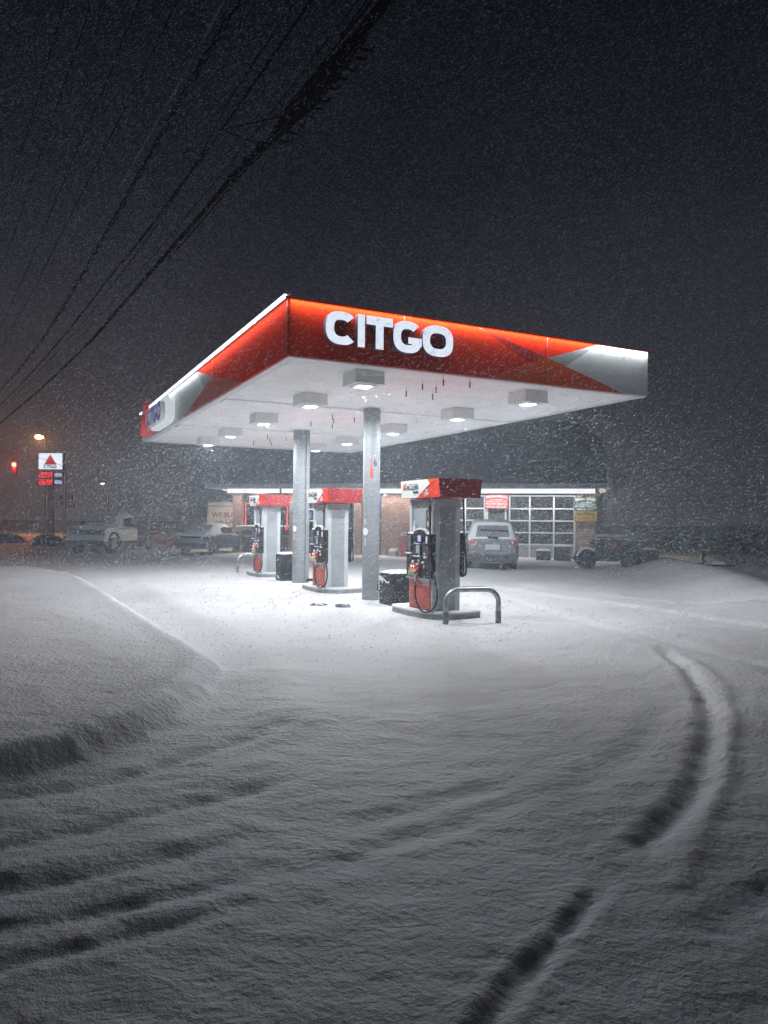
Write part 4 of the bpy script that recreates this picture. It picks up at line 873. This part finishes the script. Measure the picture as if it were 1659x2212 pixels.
def street_lamp(loc, h, lab, col, es, power, lens_r):
    t = thing('street_lamp', lab, 'street lamp', loc)
    mb = MB(); mb.tube([(.55, 0, -.3), (.55, 0, h-.5), (.42, 0, h-.08), (.2, 0, h+.06)], [.09, .06, .045, .04], 8); mb.build('pole', mat('lamp pole grey', (.02, .02, .02), .9, spec=.05), t)
    mb = MB(); mb.blob((0, 0, h+.04), (.42, .16, .10), jit=.02); hd = mb.build('lamp_head', mat('lamp head grey', (.04, .035, .03), .8), t)
    mb = MB(); mb.blob((-.05, 0, h-.06), (lens_r*1.7, lens_r*.8, lens_r*.8), jit=.02); mb.build('lamp_lens', lamp(lab[:8]+' lens', col, es), hd)
    plight('lamp', (-.05, 0, h-.35), power, col, .15, t)
    return t
street_lamp((-32.75, 70, 0), 9.4, 'orange glowing street lamp above the price sign', (1, .40, .10), 40, 1900, .26)
street_lamp((-30.5, 80, 0), 5.5, 'tiny pale far street lamp right of the price sign', (.75, 1, .85), 8, 60, .12)
# hedges
def hedge(x, y, rx, ry, rz, lab):
    mb = MB(); r_ = random.Random(int(x*7))
    for k in range(1500):
        a = r_.uniform(0, 2*math.pi); c = r_.uniform(-.1, 1); s_ = math.sqrt(max(0, 1-c*c)); q = r_.uniform(.72, 1.02)
        p = Vector((rx*q*s_*math.cos(a), ry*q*s_*math.sin(a), rz*q*max(c, 0))); 
        d1 = Vector((r_.uniform(-1, 1), r_.uniform(-1, 1), r_.uniform(-1, 1))).normalized()*.06; d2 = Vector((r_.uniform(-1, 1), r_.uniform(-1, 1), r_.uniform(-1, 1))).normalized()*.06
        mb.add([p, p+d1, p+d1+d2, p+d2], [(0, 1, 2, 3)])
    t = thing('hedge', lab, 'hedge', (x, y, gh(x, y)), 0, 'low hedges by the road'); mb.build('foliage', mat('dark leaves', (.022, .026, .022), .8, var=.5), t, fix=False)
    mb = MB(); mb.blob((0, 0, rz*.35), (rx*.75, ry*.7, rz*.5), jit=.2); mb.build('core', mat('dark twigs', (.015, .015, .014), .9), t)
hedge(-20.4, 44.8, 1.05, .7, .72, 'low dark hedge at the foot of the price sign, nearer the truck'); hedge(-24.9, 48.5, 1.5, .7, .65, 'low dark hedge cut off by the left edge of the photo')
t = thing('marker_post', 'small dark marker post above the leftmost hedge', 'post', (-30.8, 60, 0)); mb = MB(); mb.tube([(0,0,-.3),(0,0,1.1)], .04, 8); mb.build('stake', DARK, t); mb = MB(); mb.box(-.2, .2, -.04, .04, 1.0, 1.5, 0, .02); mb.build('plate', DARK, t)

# ------------------------------------------------------------------ right side clutter
def crate(x, y, w_, d_, h, lab):
    t = thing('storage_box', lab, 'storage box', (x, y, gh(x, y)-.02), BA); mb = MB(); mb.box(-w_/2, w_/2, -d_/2, d_/2, 0, h, 0, .02); mb.build('box_body', mat('dark box plastic', (.05, .055, .06), .6, var=.5, snow=.2), t)
    mb = MB(); mb.box(-w_/2-.02, w_/2+.02, -d_/2-.02, d_/2+.02, h, h+.03); mb.build('lid', mat('dark box plastic', (.05, .055, .06), .6), t)
    mb = MB(); mb.cap(-w_/2-.02, w_/2+.02, -d_/2-.02, d_/2+.02, h+.03, .08, 8); mb.build('snow_cap', CAP, t, smooth=True)
crate(7.14, 33.0, .64, .5, .40, 'shorter dark box with snow on its lid in front of the garage door')
crate(7.93, 32.8, .72, .6, .62, 'taller dark box with snow on its lid in front of the garage door')
cn = thing('traffic_cone', 'orange and white traffic cone leaning against the snowy wheel', 'traffic cone', (8.26, 31.7, gh(8.26, 31.7)+.08), 0); cn.rotation_euler = (0, R(24), 0)
mb = MB(); mb.box(-.2, .2, -.2, .2, -.02, .02, 0, .01); mb.build('cone_base', DARK, cn)
mb = MB(); prof = [(0, .15, 0), (.12, .125, 0), (.28, .095, 0), (.28, .095, 1), (.38, .078, 1), (.42, .070, 0), (.58, .042, 1), (.62, .036, 0), (.74, .022, 0)]
for (z1, r1, m1), (z2, r2, m2) in zip(prof[:-1], prof[1:]): 
    if z2 > z1: mb.cyl((0, 0, z1), r1, z2-z1, 16, 1 if (.28 <= z1 < .40 or .42 <= z1 < .60) else 0, r2=r2)
mb.build('cone_body', [mat('cone orange', (.85, .12, .05), .5), mat('cone reflective white', (.75, .72, .72), .4)], cn)
tr = thing('yard_tractor', 'dark boxy yard tractor under snow right of the garage doors', 'tractor', (8.6, 27.6, gh(8.6, 27.6)-.03), R(-4))
dk = mat('dark machine paint', (.04, .048, .05), .55, var=.6, vs=6, snow=.26)
mb = MB(); mb.box(-.80, .76, -.55, .55, .25, 1.10, 0, .05); mb.box(-.70, .70, -.5, .5, 1.10, 1.16, 0, .02); mb.build('machine_body', dk, tr)
mb = MB(); mb.box(-.35, -.02, -.57, -.55, .72, .98, 0); mb.build('side_badge', mat('faded red decal', (.20, .08, .08), .6, var=.3), tr)
mb = MB(); mb.box(.76, 1.55, -.45, .45, .15, .70, 0, .06); mb.build('rear_box', dk, tr)
mb = MB(); mb.cap(-.80, .76, -.5, .5, 1.165, .09, 12); mb.cap(.78, 1.0, -.4, .4, 1.06, .08, 6); mb.cap(.78, 1.6, -.5, .5, .70, .10, 10); mb.build('snow_cap', CAP, tr, smooth=True)
for x, y in ((-1.05, -.35), (-1.05, .35), (.4, -.62), (1.2, -.5)):
    r_ = .34 if x < 0 else .30; mb = MB(); mb.cyl((x, y-.1, r_), r_, .2, 24, axis='y'); wo_ = mb.build('wheel', DARK, tr, smooth=True); mb = MB(); mb.cyl((x, y-.115, r_), r_*.5, .02, 16, axis='y'); mb.build('rim', dk, wo_)
mb = MB(); mb.tube([(-1.05+.36*math.cos(a), -.35, .38+.36*math.sin(a)) for a in [math.pi*(.05+.9*i/10) for i in range(11)]], .05, 8); mb.build('wheel_snow', CAP, tr, smooth=True)
mb = MB(); mb.tube([(-1.3, -.3, 1.0), (-.72, -.3, .80)], .018, 6); mb.tube([(-1.25, -.2, .72), (-.8, -.2, .66)], .016, 6); mb.build('handle_bar', GREY, tr)
pp = thing('stub_post', 'short square post with snow on its flat top, right of the tractor', 'post', (11.55, 26.6, gh(11.55, 26.6)-.05)); mb = MB(); mb.box(-.06, .06, -.06, .06, 0, .62); mb.build('post_shaft', dk, pp); mb = MB(); mb.box(-.15, .15, -.12, .12, .60, .66, 0, .01); mb.cap(-.15, .15, -.12, .12, .66, .04, 4, 1); mb.build('post_top', [dk, CAP], pp); mb = MB(); mb.box(-.03, .05, -.075, -.06, .30, .40); mb.build('reflector', mat('yellow reflector', (.5, .4, .1), .4), pp)
pl = thing('board_stack', 'low dark planks lying in snow beside the stub post', 'planks', (11.2, 25.9, gh(11.2, 25.9)), R(-6)); mb = MB(); mb.box(-.1, 1.1, -.3, .0, 0, .07); mb.build('plank', dk, pl); mb = MB(); mb.box(-.7, .15, -.15, .1, .02, .10); mb.build('plank', dk, pl); mb = MB(); mb.cap(.25, .75, -.25, -.03, .07, .10, 6); mb.build('snow_cap', CAP, pl)
# dark bushes beyond the bank at the right
for i, (x, y, s_) in enumerate(((15.5, 31, 1.4), (19.5, 27, 1.7), (17.5, 22, 1.3))):
    hd_ = None
    mb = MB(); r_ = random.Random(i)
    for k in range(2200):
        d = Vector((r_.gauss(0, 1), r_.gauss(0, 1), abs(r_.gauss(0, 1)))).normalized()*r_.uniform(.5, 1)**.5; p = Vector((d.x*s_*1.2, d.y*s_, d.z*s_*1.3))
        a = Vector((r_.uniform(-1, 1), r_.uniform(-1, 1), r_.uniform(-.4, 1))).normalized()*.16; b = Vector((r_.uniform(-1, 1), r_.uniform(-1, 1), r_.uniform(-1, 1))).normalized()*.03
        mb.add([p, p+a, p+a+b, p+b], [(0, 1, 2, 3)])
    lab = ['dark leafless bush at the far right behind the planks', 'largest dark leafless bush beyond the snow bank', 'dark leafless bush nearest the right edge beyond the snow bank'][i]
    t = thing('bush', lab, 'bush', (x, y, gh(x, y)-.1), 0, 'bushes beyond the snow bank'); mb.build('twigs', mat('dark bush twigs', (.02, .02, .021), .9, var=.5), t, fix=False)

# ------------------------------------------------------------------ overhead wires
WIRES = [
 ('thick black utility cable, lowest and nearest, with a heavy spiked splice', .026, [(.26,6.99,7.07),(-.05,7.45,7.0),(-.51,8.17,6.93),(-1.07,9.02,6.84),(-1.51,9.69,6.79),(-2.12,10.62,6.8),(-3.28,12.4,6.66),(-4.91,14.88,6.52),(-7.8,19.29,6.23),(-11.42,24.81,6.19),(-19.0,36.39,6.31),(-28.27,50.53,6.5)]),
 ('black utility cable with a brace, next above the thick spliced cable', .018, [(-.53,8.01,7.86),(-.91,8.59,7.8),(-2.48,10.99,7.53),(-3.25,12.15,7.45),(-4.77,14.49,7.28),(-6.33,16.86,7.24),(-7.64,18.86,7.14),(-9.11,21.1,7.04),(-13.49,27.8,6.98),(-23.95,43.76,7.23)]),
 ('twisted pair of overhead cables, third from the thick cable', .02, [(-1.51,9.02,8.62),(-1.98,9.73,8.6),(-3.32,11.78,8.46),(-4.76,13.97,8.16),(-7.6,18.3,7.65),(-9.28,20.87,7.45),(-11.29,23.94,7.26),(-14.54,28.9,7.26),(-25.87,46.19,7.83)]),
 ('overhead wire with painted glints, just left of the twisted pair', .012, [(-1.8,9.33,8.85),(-2.25,10.01,8.8),(-3.39,11.75,8.6),(-4.68,13.71,8.45),(-6.45,16.42,8.3),(-8.52,19.58,8.04),(-11.27,23.78,7.94),(-17.09,32.67,8.1),(-25.46,45.45,8.73)]),
 ('thin dark overhead wire, fourth from the left at the top', .010, [(-2.55,9.83,9.23),(-3.05,10.59,9.2),(-4.16,12.28,9.07),(-5.86,14.87,8.92),(-8.11,18.31,8.74),(-11.25,23.1,8.49),(-15.48,29.57,8.42),(-23.05,41.11,8.83)]),
 ('thin dark overhead wire, third from the left at the top', .008, [(-3.2,10.1,9.43),(-3.77,10.98,9.4),(-5.19,13.14,9.14),(-7.0,15.9,8.99),(-9.95,20.4,8.6),(-13.68,26.1,8.38),(-20.34,36.26,8.56)]),
 ('thin dark overhead wire, second from the left at the top', .008, [(-4.05,10.46,9.7),(-4.55,11.22,9.6),(-5.81,13.14,9.44),(-7.71,16.05,9.26),(-10.12,19.71,8.86),(-16.84,29.98,9.17)]),
 ('thin dark overhead wire, leftmost at the top', .008, [(-4.46,10.42,9.67),(-4.98,11.23,9.6),(-6.28,13.21,9.35),(-8.14,16.05,9.26),(-11.68,21.46,9.22)]),
 ('very thin wire crossing close above the thick spliced cable', .006, [(-.05,7.33,7.25),(-.39,7.85,7.2),(-1.55,9.63,7.01),(-2.64,11.3,6.9),(-4.8,14.59,6.69),(-7.39,18.54,6.58),(-13.58,28.0,6.4),(-27.82,49.74,6.58)]),
 ('very thin wire just below the braced cable', .007, [(-.69,7.76,7.61),(-1.05,8.31,7.6),(-2.12,9.95,7.46),(-2.83,11.02,7.09),(-4.15,13.05,6.79),(-5.52,15.13,6.64),(-7.71,18.47,6.44),(-12.56,25.88,6.37),(-25.76,46.03,6.79)]),
]
CAB = mat('black cable', (.002, .002, .002), .9, var=.3, spec=.02)
def dense(P, k=6):
    P = [Vector(p) for p in P]; P = [P[0]+(P[0]-P[1]).normalized()*7]+P; out = []
    for i in range(len(P)-1):
        a, b, c, d = P[max(i-1, 0)], P[i], P[i+1], P[min(i+2, len(P)-1)]
        for j in range(k):
            s_ = j/k; out.append(b.lerp(c, s_))
    out.append(P[-1])
    for _ in range(3): out = [out[0]]+[(out[i-1]+out[i]*2+out[i+1])/4 for i in range(1, len(out)-1)]+[out[-1]]
    return out
for i, (lab, r_, P) in enumerate(WIRES):
    r_ *= 1.5 if i == 0 else 1.2; t = thing('overhead_wire', lab, 'wire', (0, 0, 0), 0, 'overhead wires'); D = dense(P)
    if i == 2:
        for ph in (0, math.pi):
            Q = []
            for j in range(len(D)-1):
                for q in range(10):
                    p = D[j].lerp(D[j+1], q/10); s_ = (j*10+q)*.5*max(.2, (D[j+1]-D[j]).length)+ph; Q.append(p+Vector((math.cos(s_)*.035, 0, math.sin(s_)*.035)))
            MBx = MB(); MBx.tube(Q, .016, 6); MBx.build('strand', CAB, t)
    else:
        mb = MB(); mb.tube(D, r_, 6); mb.build('cable', CAB if i != 3 else mat('glint painted cable', (.10, .105, .11), .5, var=.9, vs=1.2), t, smooth=True)  # highlights on one wire put into its colour as blotchy lighter grey
    if i == 0:
        # parallel lashed conductors
        mb = MB(); mb.tube([p+Vector((.05, .02, -.05)) for p in D[:46]], .014, 6); mb.build('lashed_cable', CAB, t)
        for k_, (ox, oz, n_) in enumerate(((.10, .03, 22), (-.13, .10, 18), (.0, -.12, 40))):
            mb = MB(); mb.tube([p+Vector((ox*(1-j_/60), 0, oz*(1-j_/60))) for j_, p in enumerate(D[:n_])], .013, 6); mb.build('lashed_cable', CAB, t)
        mb = MB(); mb.tube([p+Vector((-.07, -.02, .04)) for p in D[:26]], .012, 6); mb.build('lashed_cable', CAB, t)
        A_ = Vector((-.2, 7.68, 6.93)); B_ = Vector((-1.58, 9.8, 6.76)); mb = MB(); Q = []; rs = []
        for j in range(26):
            s_ = j/25; Q.append(A_.lerp(B_, s_)+Vector((random.uniform(-.02, .02), 0, random.uniform(-.02, .02)-.04))); rs.append((.04+.085*math.sin(math.pi*min(1, s_*1.05))**.6)*random.uniform(.92, 1.08))
        mb.tube(Q, rs, 10)
        for j in range(3, 24, 2):
            p = Q[j]; mb.tube([p+Vector((.08, -.05, -.08)), p+Vector((.21, -.10, -.13)), p+Vector((.24, -.10, -.07))], [.02, .015, .009], 5)
        mb.build('splice_case', CAB, t, smooth=False)
        for p in ((-1.72, 10.0, 6.76), (-2.0, 10.45, 6.78), (-2.3, 10.9, 6.78), (.0, 7.4, 6.98)): MB().blob(p, (.07, .09, .07), jit=.3, n=8, m=6).build('clamp', CAB, t)
    if i == 1:
        p = Vector((-2.48, 10.99, 7.53)); mb = MB(); mb.tube([p, Vector((-1.32, 9.4, 6.88))], .010, 6); mb.tube([p, Vector((-1.72, 10.0, 6.80))], .010, 6); mb.build('brace', CAB, t)
        q = Vector((-3.0, 11.8, 7.48)); mb = MB(); mb.tube([q, q+Vector((-.08, .0, .12)), q+Vector((-.2, .05, .17)), q+Vector((-.32, .1, .14))], .008, 6); mb.blob(q, .035, n=8, m=6); mb.build('tail_end', CAB, t)

# ------------------------------------------------------------------ falling snow: one mesh of clumped flakes
def snowfall(n=3300000):
    # uniform in a block of air in front of and around the camera
    y = 1.6+(52-1.6)*rng.random(n)**.75; x = (rng.random(n)-.5)*2*(3+y*.62); z = rng.random(n)*13.5
    keep = ~((np.abs(x) < .9) & (y < 2.2))
    v = (x-CA[0])*CV[0]+(y-CA[1])*CV[1]; u = (x-CA[0])*CU[0]+(y-CA[1])*CU[1]
    gust = vnoise(x+.4*y, z*1.3+.2*y, 1.6, 51)+vnoise(x-.5*z, y, 4.5, 52)+.8*vnoise(x*.8, z*1.2, .6, 53)
    keep &= rng.random(n) < np.clip(.70+.95*gust, .18, 1)
    under = (v > .2) & (v < CW-.2) & (u > .2) & (u < CL-.2) & (z < HS+.7)
    keep &= ~(under & (rng.random(n) < np.where(z > 2.6, .92, .65))); 
    bx_ = (x+7.6)*math.cos(BA)+(y-37.8)*math.sin(BA); by_ = -(x+7.6)*math.sin(BA)+(y-37.8)*math.cos(BA)
    keep &= ~((bx_ > -1.3) & (bx_ < 18.4) & (by_ > -.8) & (z < 3.6))
    low = np.where(z < .8)[0]; g = np.zeros(n); g[low] = ground_h(x[low], y[low]); keep &= z > g+.03
    P = np.stack([x, y, z], 1)[keep]; n = len(P)
    wind = np.array([.72, -.15, .42]); wind /= np.linalg.norm(wind)
    d = wind+rng.normal(0, .13, (n, 3)); d /= np.linalg.norm(d, axis=1)[:, None]
    q = np.cross(d, rng.normal(0, 1, (n, 3))); q /= np.linalg.norm(q, axis=1)[:, None]
    near = np.clip(P[:, 1]/9, .22, 1.)
    L = (.008+.017*rng.random(n)**1.5)*near; Wd = (.0019+.0027*rng.random(n)**2)*near
    a = P-d*L[:, None]; b = P+d*L[:, None]; c = P+q*Wd[:, None]; e_ = P-q*Wd[:, None]
    V = np.stack([a, e_, b, c], 1).reshape(-1, 3).astype(np.float32)
    F = np.arange(n*4).astype(np.int32)
    me = bpy.data.meshes.new('snowfall'); me.vertices.add(len(V)); me.vertices.foreach_set('co', V.ravel())
    me.loops.add(len(F)); me.loops.foreach_set('vertex_index', F); me.polygons.add(n); me.polygons.foreach_set('loop_start', (np.arange(n)*4).astype(np.int32))
    me.update(calc_edges=True)
    mt = bpy.data.materials.new('snowflake'); mt.use_nodes = True; nn = mt.node_tree.nodes; ll = mt.node_tree.links; nn.remove(nn['Principled BSDF'])
    df = nn.new('ShaderNodeBsdfDiffuse'); df.inputs[0].default_value = (.66, .75, .88, 1); tl = nn.new('ShaderNodeBsdfTranslucent'); tl.inputs[0].default_value = (.66, .75, .88, 1); ms = nn.new('ShaderNodeMixShader'); ms.inputs[0].default_value = .5
    ll.new(df.outputs[0], ms.inputs[1]); ll.new(tl.outputs[0], ms.inputs[2]); ll.new(ms.outputs[0], nn['Material Output'].inputs[0])
    me.materials.append(mt); o = bpy.data.objects.new('snowfall', me); C.objects.link(o); tag(o, 'driving snowflakes filling the night air', 'snowfall', kind='stuff')
snowfall()

# ------------------------------------------------------------------ haze of fine blown snow
mt = bpy.data.materials.new('snow haze'); mt.use_nodes = True; nn = mt.node_tree.nodes; ll = mt.node_tree.links; nn.remove(nn['Principled BSDF'])
pv = nn.new('ShaderNodeVolumePrincipled'); pv.inputs['Color'].default_value = (.80, .90, 1, 1); pv.inputs['Density'].default_value = .0045; pv.inputs['Anisotropy'].default_value = .25
ll.new(pv.outputs[0], nn['Material Output'].inputs['Volume'])
mb = MB(); mb.box(-110, 110, -62, 130, -6.0, 15.0); o = mb.build('haze', mt); tag(o, 'fine blown snow hanging in the air', 'haze', kind='stuff')
